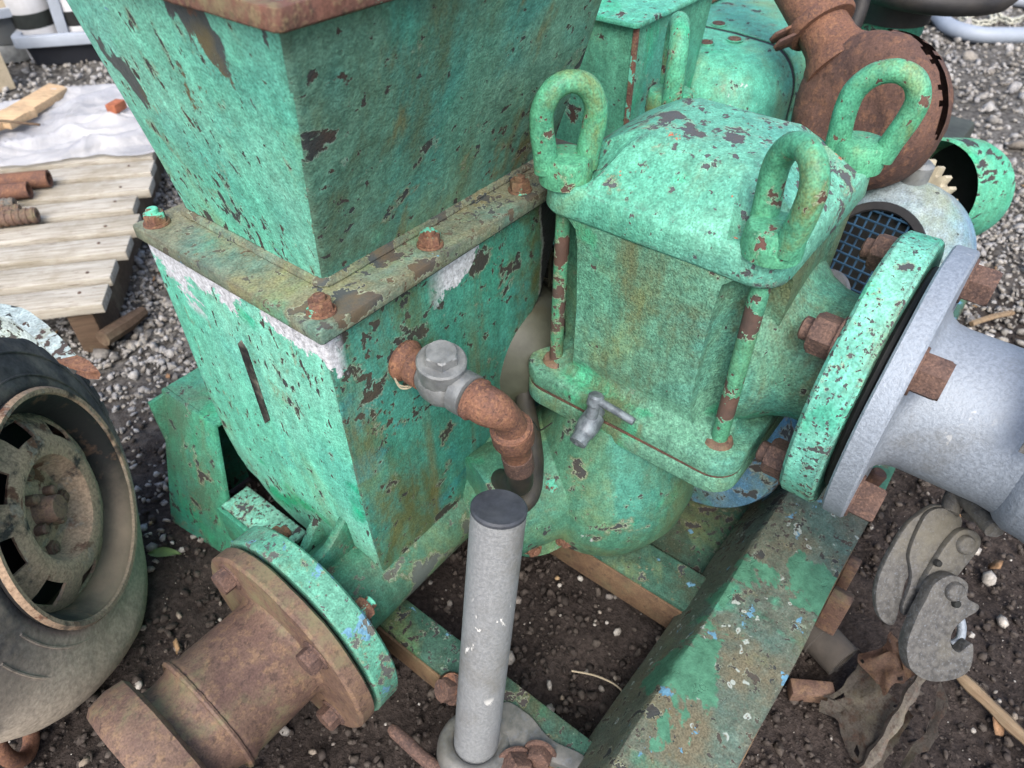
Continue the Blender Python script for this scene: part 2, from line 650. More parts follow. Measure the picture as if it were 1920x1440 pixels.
M_HOP = paint('hopper paint', chip=0.665, chip_s=26, small=0.685, stretch=(1.4, 1.4, 0.7), stain=0.6, rot=(0, 0.25, 0), grime=0.08, streak=0.12, alt_amt=0.5, speck=0.12, rust=0.5, blue=0.05, worn=0.8, seed=1.3, cover=hop_cover)
M_HOPF_DIM = paint('grimy shaded hopper front', a=(0.09, 0.235, 0.175), b=(0.13, 0.26, 0.19), chip=0.685, chip_s=20, small=0.705, grime=0.44, grime_c=(0.085, 0.115, 0.065), grime_s=9, streak=0.85, alt_amt=0.2, speck=0.55, rust=0.5, worn=0.8, seed=2.1, bumpy=1.5, stain=0.45, teal=0.5)  # real grime, plus the front's shade put into a darker base
M_TANK = paint('tank paint', chip=0.68, chip_s=28, small=0.69, stretch=(1.3, 1.3, 0.6), grime=0.06, streak=0.08, alt_amt=1.0, speck=0.10, rust=0.2, worn=0.65, seed=3.7, cover=tank_cover, stain=0.35, white=0.10)
M_TANKF_DIM = paint('grimy shaded tank front', a=(0.045, 0.22, 0.155), b=(0.06, 0.25, 0.20), alt=(0.03, 0.22, 0.24), alt_amt=0.8, chip=0.665, chip_s=22, small=0.68, chip_c=((0.035, 0.038, 0.036), (0.055, 0.052, 0.04)), grime=0.50, grime_c=(0.085, 0.088, 0.028), grime_s=8, streak=0.5, speck=0.6, rust=0.1, worn=0.5, seed=4.4, cover=tank_cover, bumpy=1.5, stain=0.3, teal=0.6)  # dirtier face; its darker base colour also carries shade
M_CHEST = paint('chamber paint', a=(0.085, 0.24, 0.165), b=(0.12, 0.29, 0.205), chip=0.72, chip_s=22, small=0.75, grime=0.50, grime_c=(0.10, 0.115, 0.06), grime_s=10, streak=0.4, speck=0.7, rust=0.5, worn=0.2, edge=False, seed=5.2, bumpy=2.2, stain=0.45, teal=0.4, gritty=0.42)
M_LID = paint('chamber lid paint', a=(0.095, 0.36, 0.26), b=(0.14, 0.39, 0.29), chip=0.655, chip_s=26, small=0.665, chip_c=((0.075, 0.085, 0.095), (0.085, 0.082, 0.082)), grime=0.30, streak=0.0, speck=0.4, rust=0.1, orange=0.18, worn=0.3, seed=6.1, bumpy=1.6)
M_EYE = paint('eye nut paint', a=(0.07, 0.30, 0.19), b=(0.09, 0.32, 0.18), chip=0.685, chip_s=40, small=0.745, stain=0.8, grime=0.45, grime_c=(0.14, 0.17, 0.06), grime_s=18, streak=0.0, speck=0.3, rust=0.9, chip_c=((0.085, 0.055, 0.045), (0.13, 0.07, 0.058)), seed=7.7, edge=False)
M_ROD = paint('rod paint', a=(0.07, 0.25, 0.15), b=(0.09, 0.27, 0.16), chip=0.61, chip_s=30, small=0.68, grime=0.45, grime_s=18, streak=0, rust=0.6, chip_c=((0.075, 0.055, 0.048), (0.11, 0.068, 0.055)), seed=8.2, edge=False)
M_FLG = paint('flange paint', chip=0.665, chip_s=55, small=0.665, chip_c=((0.06, 0.07, 0.075), (0.065, 0.06, 0.06)), grime=0.25, streak=0, speck=0.4, rust=0.1, orange=0.20, seed=9.1, worn=0.5)
M_SFLG = paint('suction flange paint', a=(0.085, 0.31, 0.225), b=(0.11, 0.31, 0.23), chip=0.64, chip_s=45, small=0.68, chip_c=((0.08, 0.09, 0.095), (0.11, 0.115, 0.105)), grime=0.4, grime_c=(0.12, 0.16, 0.12), streak=0, speck=0.3, rust=0.1, blue=0.42, white=0.25, seed=10.3, edge=False)
M_PLATE = paint('flange plate paint', a=(0.17, 0.17, 0.12), b=(0.13, 0.16, 0.12), alt=(0.08, 0.27, 0.18), alt_amt=0.8, chip=0.62, chip_s=30, small=0.68, chip_c=((0.06, 0.07, 0.07), (0.11, 0.09, 0.06)), grime=0.5, grime_c=(0.20, 0.185, 0.105), grime_s=10, streak=0, speck=0.4, rust=0.3, blue=0.20, seed=11.5)
M_BEAM = paint('beam paint', a=(0.125, 0.135, 0.10), b=(0.10, 0.125, 0.105), alt=(0.06, 0.27, 0.17), alt_amt=0.8, chip=0.67, chip_s=34, small=0.68, chip_c=((0.045, 0.05, 0.05), (0.085, 0.07, 0.055)), grime=0.5, grime_c=(0.15, 0.13, 0.085), grime_s=8, streak=0, speck=0.5, rust=0.2, blue=0.27, white=0.05, seed=12.2, teal=0.2, lichen=0.7,
               cover=lambda g: (g.rng(g.noise(7.5, 9, 0.62, g.map((1, 1, 1), (3.1, 0.4, 1)), 0.3), 0.585, 0.60), g.bright((0.075, 0.21, 0.135), g.rng(g.noise(70, 6, 0.7), 0.3, 0.7, 0.6, 1.25))))
M_BAR = paint('bar paint', a=(0.035, 0.10, 0.072), b=(0.05, 0.11, 0.085), alt=(0.02, 0.24, 0.13), chip=0.66, chip_s=36, small=0.68, grime=0.6, grime_c=(0.06, 0.065, 0.04), streak=0, speck=0.5, rust=0.3, blue=0.22, seed=13.3, edge=False, teal=0)
M_BRKT = paint('bracket paint', a=(0.05, 0.24, 0.15), b=(0.06, 0.27, 0.17), chip=0.665, chip_s=24, small=0.69, grime=0.35, grime_c=(0.07, 0.13, 0.085), streak=0.2, speck=0.35, rust=0.4, blue=0.08, seed=14.9, edge=False)
M_CAST = paint('casing paint', a=(0.05, 0.175, 0.115), b=(0.07, 0.20, 0.13), chip=0.68, chip_s=18, small=0.71, grime=0.45, grime_c=(0.08, 0.12, 0.06), streak=0.15, speck=0.4, rust=0.3, white=0.08, seed=15.8, edge=False)
M_CASD = paint('suction casing paint', a=(0.045, 0.17, 0.11), b=(0.07, 0.17, 0.12), alt=(0.03, 0.27, 0.15), chip=0.60, chip_s=16, small=0.68, chip_c=((0.10, 0.12, 0.11), (0.08, 0.08, 0.06)), grime=0.4, grime_c=(0.10, 0.11, 0.07), streak=0, rust=0.2, seed=16.4, edge=False)
M_HOOD = paint('hood paint', a=(0.09, 0.38, 0.26), b=(0.12, 0.40, 0.28), chip=0.68, chip_s=22, small=0.69, grime=0.2, streak=0.1, speck=0.3, rust=0.4, blue=0.1, white=0.1, seed=17.1, edge=False)
M_BOX2 = paint('side tank paint', a=(0.07, 0.30, 0.20), b=(0.10, 0.33, 0.22), chip=0.67, chip_s=16, small=0.72, grime=0.35, grime_c=(0.08, 0.12, 0.07), streak=0.35, speck=0.3, rust=0.8, seed=18.6, edge=False)
M_GUARD = paint('guard paint', a=(0.09, 0.42, 0.26), b=(0.11, 0.43, 0.28), chip=0.66, chip_s=26, small=0.655, stretch=(0.4, 0.4, 1.6), grime=0.15, streak=0, rust=0.3, seed=19.3, edge=False)
M_BLUE = paint('blue motor paint', a=(0.05, 0.15, 0.27), b=(0.09, 0.20, 0.30), alt=(0.06, 0.2, 0.13), chip=0.63, chip_s=20, small=0.67, grime=0.4, grime_c=(0.07, 0.09, 0.07), streak=0, rust=0.2, seed=20.7, edge=False)
M_BELL = paint('housing paint', a=(0.24, 0.29, 0.31), b=(0.16, 0.27, 0.40), alt=(0.18, 0.24, 0.20), chip=0.70, chip_s=20, small=0.73, grime=0.35, grime_c=(0.20, 0.21, 0.17), streak=0, speck=0.15, rust=0.2, seed=21.4, edge=False)
M_MUD = paint('mudguard paint', a=(0.36, 0.42, 0.42), b=(0.30, 0.38, 0.40), alt=(0.07, 0.35, 0.22), alt_amt=0.8, chip=0.58, chip_s=22, small=0.62, grime=0.2, streak=0, rust=0.6, seed=22.8, edge=False)

M_RUSTP = rusty('rusty cast pipe', ((0.10, 0.062, 0.052), (0.15, 0.098, 0.072), (0.20, 0.13, 0.08)), 14, moss=0.75, pit=0.8, seed=1.0, rough=0.68)
M_RUST = rusty('rusty bolt', ((0.075, 0.050, 0.045), (0.115, 0.072, 0.058), (0.15, 0.092, 0.07)), 40, seed=2.0)
M_RUSTG = rusty('rusty bolt with paint flecks', ((0.12, 0.065, 0.05), (0.17, 0.085, 0.055), (0.20, 0.12, 0.07)), 40, moss=0.4, fleck=0.5, seed=2.7)
M_RUSTO = rusty('orange rust', ((0.11, 0.06, 0.048), (0.17, 0.085, 0.055), (0.23, 0.12, 0.07)), 36, seed=3.0)
M_RUSTD = rusty('dark flaky rust', ((0.070, 0.043, 0.038), (0.11, 0.062, 0.048), (0.18, 0.095, 0.06)), 16, pit=1.6, seed=4.0)
M_RUSTR = rusty('rim rust', ((0.10, 0.055, 0.045), (0.16, 0.075, 0.055), (0.17, 0.13, 0.075)), 20, moss=0.8, fleck=0.35, seed=5.0)
M_TAN = rusty('tan rusty steel', ((0.12, 0.08, 0.052), (0.17, 0.11, 0.065), (0.10, 0.06, 0.04)), 10, moss=0.4, seed=6.0)
M_GALV = galv('galvanised steel', (0.21, 0.245, 0.29), (0.28, 0.325, 0.385), 330, 0.3, 0.55, 0.35, 1.0, scratch=0.25)
M_GALVF = galv('galvanised flange', (0.26, 0.29, 0.33), (0.33, 0.37, 0.42), 300, 0.3, 0.55, 0.2, 3.0)
M_LEVER = galv('weathered lever casting', (0.055, 0.055, 0.054), (0.105, 0.104, 0.10), 170, 0.15, 0.65, 0.6, 5.0)
M_POST = galv('grey post tube', (0.23, 0.245, 0.255), (0.29, 0.305, 0.315), 320, 0.3, 0.5, 0.55, 6.0, scratch=1.0)
M_CLAMP = galv('clamp casting', (0.12, 0.125, 0.12), (0.19, 0.19, 0.18), 70, 0.3, 0.55, 0.5, 7.0)
M_VALVE = galv('grey valve casting', (0.16, 0.17, 0.175), (0.25, 0.265, 0.27), 60, 0.4, 0.5, 0.3, 8.0)
M_COCK = galv('petcock metal', (0.10, 0.12, 0.14), (0.20, 0.24, 0.27), 90, 0.4, 0.5, 0.3, 9.0)
M_CAP = plain('black plastic cap', (0.035, 0.04, 0.05), 0.55, 0.5, 45, dirt=0.35, dirt_c=(0.10, 0.11, 0.12))
M_BLACK = plain('black rubber', (0.016, 0.016, 0.018), 0.6, 0.4, 30, dirt=0.15)
M_DARK = plain('dark interior', (0.012, 0.013, 0.013), 0.85, 0.5, 30, dirt=0.2, dirt_c=(0.03, 0.05, 0.04))  # near-black for dark parts; in hollows it carries painted shade
M_HOSEK = plain('black hose', (0.022, 0.022, 0.022), 0.6, 0.5, 40, dirt=0.4, dirt_c=(0.07, 0.06, 0.03))
M_OLD = plain('oily grey casting', (0.05, 0.054, 0.04), 0.5, 0.5, 14, 0.001, dirt=0.7, dirt_c=(0.05, 0.045, 0.025))
M_GRILLE = plain('blue grille', (0.02, 0.055, 0.10), 0.5, 0.5, 40)
M_CREAM = plain('cream plastic ring', (0.42, 0.38, 0.28), 0.6, 0.25, 40, dirt=0.5)
M_WHITE = plain('pale plastic', (0.55, 0.56, 0.58), 0.5, 0.12, 10, dirt=0.15)


def mat_tyre():
    g = G('dusty tyre rubber')
    n = g.noise(50, 7, 0.7)
    c = g.bright((0.045, 0.045, 0.047), g.rng(n, 0.3, 0.7, 0.6, 1.5))
    x, y, z = g.sep()
    d = g.math('ADD', z, g.mul(g.noise(9, 6, 0.65), 0.16))
    c = g.mix(g.mul(g.rng(d, 0.30, 0.12, smooth=True), 0.95), c, (0.52, 0.45, 0.36))
    c = g.bright(c, g.rng(g.noise(220, 2, 0.6), 0.3, 0.7, 0.75, 1.25))
    c = g.mix(g.mul(g.rng(g.noise(14, 8, 0.7, g.map((1, 1, 1), (3, 1, 2))), 0.45, 0.7, smooth=True), 0.6), c, (0.24, 0.205, 0.165))
    return g.out(c, 0.75, 0, g.bump(n, 0.001), 0.35)


def mat_rim():
    g = G('muddy steel rim')
    n = g.noise(40, 8, 0.7)
    c = g.mix(g.rng(g.noise(16, 8, 0.68), 0.54, 0.62), (0.30, 0.215, 0.15), (0.045, 0.04, 0.036))
    c = g.mix(g.rng(g.noise(26, 8, 0.68, g.map((1, 1, 1), (4, 4, 2))), 0.56, 0.61), c, (0.12, 0.06, 0.04))
    c = g.mix(g.mul(g.rng(g.noise(34, 8, 0.68, g.map((1, 1, 1), (8, 4, 2))), 0.58, 0.63), 0.6), c, (0.21, 0.19, 0.165))
    x, y, z = g.sep()
    d = g.math('ADD', z, g.mul(g.noise(12, 6, 0.65), 0.14))
    c = g.mix(g.mul(g.rng(d, 0.27, 0.15, smooth=True), 0.85), c, (0.26, 0.21, 0.155))
    c = g.bright(c, g.rng(g.noise(300, 2, 0.6), 0.3, 0.7, 0.7, 1.3))
    return g.out(c, 0.8, 0, g.bump(n, 0.002), 0.25)


def mat_wood(name, a, b, d=(0.12, 0.09, 0.06), axis=(0.77, -0.64)):
    g = G(name)
    ang = math.atan2(axis[1], axis[0])
    v = g.map((3, 40, 40), (0, 0, 0), (0, 0, 0), g.map((1, 1, 1), (0, 0, 0), (0, 0, -ang)))
    n = g.noise(3.0, 8, 0.7, v, 0.4)
    c = g.mix(g.rng(n, 0.35, 0.65), a, b)
    c = g.mix(g.mul(g.rng(g.noise(5.5, 9, 0.75, v, 0.6), 0.54, 0.64), 0.75), c, d)
    c = g.mix(g.mul(g.rng(g.noise(9, 8, 0.7), 0.48, 0.66, smooth=True), 0.45), c, (0.22, 0.19, 0.13))
    return g.out(c, 0.85, 0, g.bump(n, 0.0015), 0.2)


def mat_ground():
    g = G('soil and grit')
    n = g.noise(12, 10, 0.72)
    f = g.noise(140, 8, 0.75)
    c = g.mix(g.rng(n, 0.35, 0.65), (0.024, 0.0195, 0.018), (0.043, 0.035, 0.032))
    c = g.bright(c, g.rng(f, 0.3, 0.7, 0.55, 1.6))
    x, y, z = g.sep()
    # grey gravel dust farther out, where the stones lie thick
    d = g.math('ADD', g.math('ADD', g.mul(x, 0.62), g.mul(y, 0.78)), g.mul(n, 0.35))
    far = g.rng(d, 0.95, 1.5, smooth=True)
    gv = g.mix(g.rng(g.noise(60, 6, 0.7), 0.4, 0.62), (0.05, 0.047, 0.042), (0.17, 0.165, 0.155))
    c = g.mix(g.mul(far, 0.85), c, gv)
    h = g.math('ADD', g.mul(f, 0.5), g.mul(g.noise(45, 6, 0.7), 1.2))
    return g.out(c, 0.92, 0, g.bump(h, 0.005), 0.15)


def mat_stone(name, stops, bump=0.0012):
    g = G(name)
    rp = g.t.nodes.new('ShaderNodeValToRGB')
    el = rp.color_ramp.elements
    el[0].position = 0
    el[0].color = (*stops[0], 1)
    el[1].position = 1
    el[1].color = (*stops[-1], 1)
    for i, s in enumerate(stops[1:-1]):
        e = el.new((i + 1) / (len(stops) - 1))
        e.color = (*s, 1)
    g.t.links.new(g.geo.outputs['Random Per Island'], rp.inputs[0])
    n = g.noise(160, 6, 0.7)
    c = g.bright(rp.outputs[0], g.rng(n, 0.3, 0.7, 0.7, 1.5))
    return g.out(c, 0.85, 0, g.bump(n, bump), 0.25)


M_TYRE = mat_tyre()
M_RIMW = mat_rim()


def mat_barrel():
    g = G('black rim well')
    c = g.mix(g.rng(g.noise(22, 8, 0.68), 0.55, 0.62), (0.018, 0.018, 0.018), (0.10, 0.06, 0.042))
    x, y, z = g.sep()
    d = g.math('ADD', z, g.mul(g.noise(14, 6, 0.65), 0.10))
    c = g.mix(g.mul(g.rng(d, 0.215, 0.125, smooth=True), 0.85), c, (0.28, 0.22, 0.16))
    return g.out(c, 0.7, 0, g.bump(g.noise(60, 4, 0.6), 0.0015), 0.3)


M_BARREL = mat_barrel()
M_WOOD = mat_wood('bleached pallet board', (0.48, 0.455, 0.40), (0.29, 0.265, 0.215))
M_WOODD = mat_wood('brown pallet runner', (0.12, 0.08, 0.055), (0.07, 0.048, 0.033))
M_WOODP = mat_wood('pale new wood', (0.58, 0.42, 0.26), (0.50, 0.34, 0.20))
M_STICK = mat_wood('split stick', (0.27, 0.20, 0.13), (0.14, 0.095, 0.06), axis=(-0.3, -0.95))
M_GROUND = mat_ground()
M_STONE = mat_stone('gravel stone', [(0.09, 0.086, 0.082), (0.18, 0.172, 0.16), (0.24, 0.232, 0.22), (0.26, 0.245, 0.22), (0.15, 0.135, 0.118), (0.28, 0.275, 0.27), (0.20, 0.20, 0.205), (0.34, 0.33, 0.315)])
M_CLOD = mat_stone('soil clod', [(0.025, 0.021, 0.019), (0.04, 0.033, 0.03), (0.052, 0.043, 0.038), (0.075, 0.064, 0.056), (0.033, 0.027, 0.025)])
M_PEB = mat_stone('pale pebble', [(0.13, 0.12, 0.11), (0.22, 0.205, 0.185), (0.36, 0.35, 0.33), (0.19, 0.155, 0.12), (0.16, 0.15, 0.145)])
M_CHIPS = mat_stone('wood chip', [(0.30, 0.20, 0.11), (0.20, 0.12, 0.07), (0.12, 0.08, 0.05), (0.36, 0.26, 0.15)])

# ------------------------------------------------------------------ ground
def ground():
    def axis(lo, hi, fine0, fine1, step):
        a = list(np.arange(fine0, fine1 + 1e-6, step))
        s, x = step, fine0
        left = []
        while x > lo:
            s *= 1.35
            x -= s
            left.append(x)
        s, x = step, a[-1]
        right = []
        while x < hi:
            s *= 1.35
            x += s
            right.append(x)
        return np.array(list(reversed(left)) + a + right)
    xs = axis(-80, 120, -0.35, 1.9, 0.011)
    ys = axis(-80, 120, -0.5, 1.6, 0.011)
    X, Y = np.meshgrid(xs, ys)
    n = X.size
    Z = np.empty(n)
    xf, yf = X.ravel(), Y.ravel()
    for i in range(n):
        x, y = xf[i], yf[i]
        if -0.6 < x < 4 and -0.8 < y < 4:
            Z[i] = GZ + 0.016 * mnoise.noise((x * 5, y * 5, 0)) + 0.008 * mnoise.noise((x * 19, y * 19, 3)) + 0.005 * mnoise.noise((x * 55, y * 55, 5)) - 0.004
        else:
            Z[i] = GZ - 0.004
    me = bpy.data.meshes.new('ground')
    w, h = len(xs), len(ys)
    idx = np.arange(n).reshape(h, w)
    f = np.stack([idx[:-1, :-1], idx[:-1, 1:], idx[1:, 1:], idx[1:, :-1]], -1).reshape(-1, 4)
    me.from_pydata(np.stack([xf, yf, Z], 1).tolist(), [], f.tolist())
    me.shade_smooth()
    return tag(link('ground', me, M_GROUND), kind='structure')


GROUND = ground()

ICO_T = (1 + 5 ** 0.5) / 2
ICO_V = np.array([(-1, ICO_T, 0), (1, ICO_T, 0), (-1, -ICO_T, 0), (1, -ICO_T, 0), (0, -1, ICO_T), (0, 1, ICO_T), (0, -1, -ICO_T), (0, 1, -ICO_T), (ICO_T, 0, -1), (ICO_T, 0, 1), (-ICO_T, 0, -1), (-ICO_T, 0, 1)], float)
ICO_V /= np.linalg.norm(ICO_V[0])
ICO_F = np.array([(0, 11, 5), (0, 5, 1), (0, 1, 7), (0, 7, 10), (0, 10, 11), (1, 5, 9), (5, 11, 4), (11, 10, 2), (10, 7, 6), (7, 1, 8), (3, 9, 4), (3, 4, 2), (3, 2, 6), (3, 6, 8), (3, 8, 9), (4, 9, 5), (2, 4, 11), (6, 2, 10), (8, 6, 7), (9, 8, 1)])


def stones_mesh(name, P, S, mat, flat=0.65, jag=0.28, smooth=False):
    """one mesh of many angular stones: P (n,3) centres, S (n) radii"""
    n = len(P)
    V = np.repeat(ICO_V[None], n, 0) * (1 + jag * (rng.random((n, 12, 1)) * 2 - 1))
    V *= rng.uniform(0.65, 1.3, (n, 1, 3)) * np.array([1, 1, flat])
    q = rng.normal(size=(n, 4))
    q[:, 1:3] *= 0.35
    q /= np.linalg.norm(q, axis=1, keepdims=True)
    w, x, y, z = q.T
    Rm = np.stack([1 - 2 * (y * y + z * z), 2 * (x * y - z * w), 2 * (x * z + y * w), 2 * (x * y + z * w), 1 - 2 * (x * x + z * z), 2 * (y * z - x * w), 2 * (x * z - y * w), 2 * (y * z + x * w), 1 - 2 * (x * x + y * y)], 1).reshape(n, 3, 3)
    V = np.einsum('nij,nkj->nki', Rm, V) * S[:, None, None] + P[:, None, :]
    Fa = (ICO_F[None] + (np.arange(n) * 12)[:, None, None]).reshape(-1, 3)
    me = bpy.data.meshes.new(name)
    me.vertices.add(n * 12)
    me.vertices.foreach_set('co', V.ravel())
    me.loops.add(len(Fa) * 3)
    me.loops.foreach_set('vertex_index', Fa.ravel().astype(np.int32))
    me.polygons.add(len(Fa))
    me.polygons.foreach_set('loop_start', np.arange(0, len(Fa) * 3, 3, dtype=np.int32))
    me.update(calc_edges=True)
    if smooth:
        me.shade_smooth()
    return link(name, me, mat)


def gravel_amount(x, y):
    """0 in the bare soil near the camera, 1 in the gravel"""
    r = np.hypot(x, y)
    az = np.arctan2(y, x)
    lim = np.interp(az, [-0.3, 0.2, 1.0, 1.25, 1.8], [1.5, 1.35, 1.05, 0.98, 0.95])
    wob = 0.10 * np.sin(x * 9 + 2 * np.sin(y * 7)) + 0.07 * np.sin(y * 17 + x * 5)
    return np.clip((r + wob - lim + 0.16) / 0.36, 0, 1)


def scatter(n, x0, x1, y0, y1):
    return rng.uniform(x0, x1, n), rng.uniform(y0, y1, n)


def gravel():
    xs, ys, ss = [], [], []
    for n, (x0, x1, y0, y1), (a, b) in ((70000, (-0.3, 2.3, -0.6, 2.6), (0.0028, 0.0078)), (30000, (0.4, 4.6, -0.6, 4.6), (0.005, 0.0115)), (1200, (-0.3, 3.5, -0.6, 3.5), (0.008, 0.014)), (4500, (2, 8, -1, 8), (0.015, 0.03))):
        x, y = scatter(n, x0, x1, y0, y1)
        keep = rng.random(n) < gravel_amount(x, y)
        ang = np.arctan2(y, x)
        keep &= (ang > -0.35) & (ang < 2.0)
        x, y = x[keep], y[keep]
        xs.append(x)
        ys.append(y)
        ss.append(a + (b - a) * rng.random(len(x)) ** 1.6)
    x, y, s = map(np.concatenate, (xs, ys, ss))
    z = GZ + s * 0.25 + rng.uniform(-0.003, 0.004, len(x))
    o = stones_mesh('gravel', np.stack([x, y, z], 1), s, M_STONE, 0.6, 0.42)
    tag(o, 'loose grey gravel spread over the yard', 'gravel', kind='stuff')
    # crumbs of dark soil on the bare ground
    x, y = scatter(52000, -0.3, 1.7, -0.6, 1.2)
    keep = rng.random(len(x)) > gravel_amount(x, y) * 1.2
    x, y = x[keep], y[keep]
    s = 0.0011 + 0.0058 * rng.random(len(x)) ** 4.0
    z = GZ + rng.uniform(-0.004, 0.006, len(x))
    o = stones_mesh('soil_crumbs', np.stack([x, y, z], 1), s, M_CLOD, flat=0.75, jag=0.45)
    tag(o, 'dark crumbs of earth on the bare soil', 'dirt', kind='stuff')
    # sparse pale grit
    x, y = scatter(4200, -0.3, 1.7, -0.6, 1.2)
    keep = rng.random(len(x)) > gravel_amount(x, y) * 1.2
    x, y = x[keep], y[keep]
    s = 0.0008 + 0.0060 * rng.random(len(x)) ** 4.5
    z = GZ + 0.003 + s * 0.3 + rng.uniform(-0.003, 0.003, len(x))
    o = stones_mesh('pale_grit', np.stack([x, y, z], 1), s, M_PEB, flat=0.75, jag=0.15, smooth=True)
    tag(o, 'small pale stones strewn over the dark soil', 'gravel', kind='stuff')
    x, y = scatter(420, -0.2, 2.4, -0.5, 2.2)
    s = rng.uniform(0.004, 0.011, len(x))
    o = stones_mesh('bark_litter', np.stack([x, y, np.full(len(x), GZ + 0.006)], 1), s, M_CHIPS, flat=0.25, jag=0.5)
    tag(o, 'brown bark chips littering the ground', 'litter', kind='stuff')


gravel()

# ------------------------------------------------------------------ the pump set
PUMP = tag(empty('pump_set', (0.45, 0.35, GZ)), 'weathered green pump set with tall hopper, lifting eyes and flanged pipes', 'pump')
B_NUT = bolt_mesh('nut_small', 0.0105, 0.009, 0.0055, 0.005, 0.0125)
B_BIG = bolt_mesh('nut_big', 0.019, 0.021, 0.0105, 0.010, 0.023)
B_HEAD = bolt_mesh('bolt_head', 0.0185, 0.021, 0, 0, 0.0215)
B_MID = bolt_mesh('bolt_mid', 0.014, 0.013, 0, 0, 0.018)
B_MIDN = bolt_mesh('nut_mid', 0.0135, 0.014, 0.0075, 0.008, 0)
B_WHEEL = bolt_mesh('wheel_nut', 0.0095, 0.011, 0.005, 0.003, 0)


# --- frame beam (folded plate), along X
def frame_beam():
    prof = [(-0.004, 0.118), (0.087, 0.120), (0.0935, 0.118), (0.098, 0.113), (0.1015, 0.105), (0.120, 0.070), (0.138, 0.034), (0.132, 0.033), (0.114, 0.069), (0.0955, 0.103), (0.092, 0.1095), (0.087, 0.114), (-0.004, 0.112)]
    xs = np.linspace(0.13, 0.86, 30)
    bm = bmesh.new()
    add_loft(bm, [[Vector((x, y + 0.0012 * math.sin(x * 23), z + 0.001 * math.sin(x * 31 + y * 40))) for y, z in prof] for x in xs])
    b = build('frame_beam', bm, M_BEAM, PUMP, angle=30)
    box('beam_web', 0.13, 0.86, -0.004, 0.002, 0.0, 0.1118, M_TAN, b, 0.001)
    for x in (0.60, 0.655):
        bm = bmesh.new()
        add_prism(bm, [(0, 0), (0.032, 0), (0.030, 0.055), (0.012, 0.07), (0, 0.07)], (x, -0.0045, 0.03), (1, 0, 0), (0, 0, 1), (0, -0.024 if x < 0.63 else -0.014, 0))
        build('tab', bm, M_RUSTP, b, 0.002)
    # rusty stud and flaky scale lying under the flange
    put('stud', bolt_mesh('stud', 0.012, 0.035, 0.010, 0.02), M_RUSTD, b, (0.745, 0.02, 0.119), (0.1, -0.2, 1))
    return b


BEAM = frame_beam()

# --- cross bars along Y
cb = box('cross_bar', 0.262, 0.308, 0.085, 0.50, 0.006, 0.050, [M_BAR], PUMP, 0.004)
box('bar_side_plate', 0.2585, 0.2618, 0.10, 0.48, 0.004, 0.046, M_TAN, cb, 0.0008)
cb2 = box('cross_bar', 0.505, 0.565, 0.085, 0.42, 0.0, 0.055, M_BAR, PUMP, 0.005)
box('bar_side_plate', 0.5015, 0.5045, 0.10, 0.40, 0.0, 0.050, M_TAN, cb2, 0.0008)
box('rear_skid', 0.24, 1.5, 0.50, 0.56, -0.02, 0.045, M_BAR, PUMP, 0.004)
box('front_skid', 0.86, 1.5, 0.02, 0.08, -0.02, 0.06, M_BAR, PUMP, 0.004)
box('base_plate', 0.60, 1.5, 0.0805, 0.4995, -0.012, 0.005, M_BAR, PUMP, 0.003)


# --- side bracket, a green folded box left of the tank
def side_bracket():
    bm = bmesh.new()
    TL, TR, BR, BL = Vector((0.273, 0.806, 0.205)), Vector((0.274, 0.692, 0.205)), Vector((0.230, 0.680, -0.03)), Vector((0.214, 0.82, -0.03))
    t = Vector((0.006, 0, 0))
    add_loft(bm, [[TL, TR, BR, BL], [TL + t, TR + t, BR + t, BL + t]])
    b = build('side_bracket', bm, M_BRKT, PUMP, 0.001)
    bm = bmesh.new()
    add_box(bm, 0.2795, 0.44, 0.692, 0.806, 0.199, 0.205)
    build('bracket_top', bm, M_BRKT, b, 0.001)
    bm = bmesh.new()
    add_box(bm, 0.25, 0.44, 0.80, 0.806, -0.03, 0.1988)
    build('bracket_back', bm, M_BRKT, b, 0.001)
    bm = bmesh.new()
    add_box(bm, 0.34, 0.346, 0.60, 0.7995, -0.03, 0.1988)
    build('bracket_shade', bm, M_DARK, b, 0.001)  # near-black sheet put in as the shade of the hollow bracket
    return b


side_bracket()
# foot angle beside the suction flange
fa = box('foot_angle', 0.236, 0.242, 0.56, 0.685, 0.02, 0.085, M_BRKT, PUMP, 0.001)
box('angle_flat', 0.2425, 0.285, 0.56, 0.685, 0.079, 0.085, M_FLG, fa, 0.001)
box('hub_block', 0.30, 0.36, 0.58, 0.66, -0.02, 0.09, M_DARK, PUMP, 0.006)


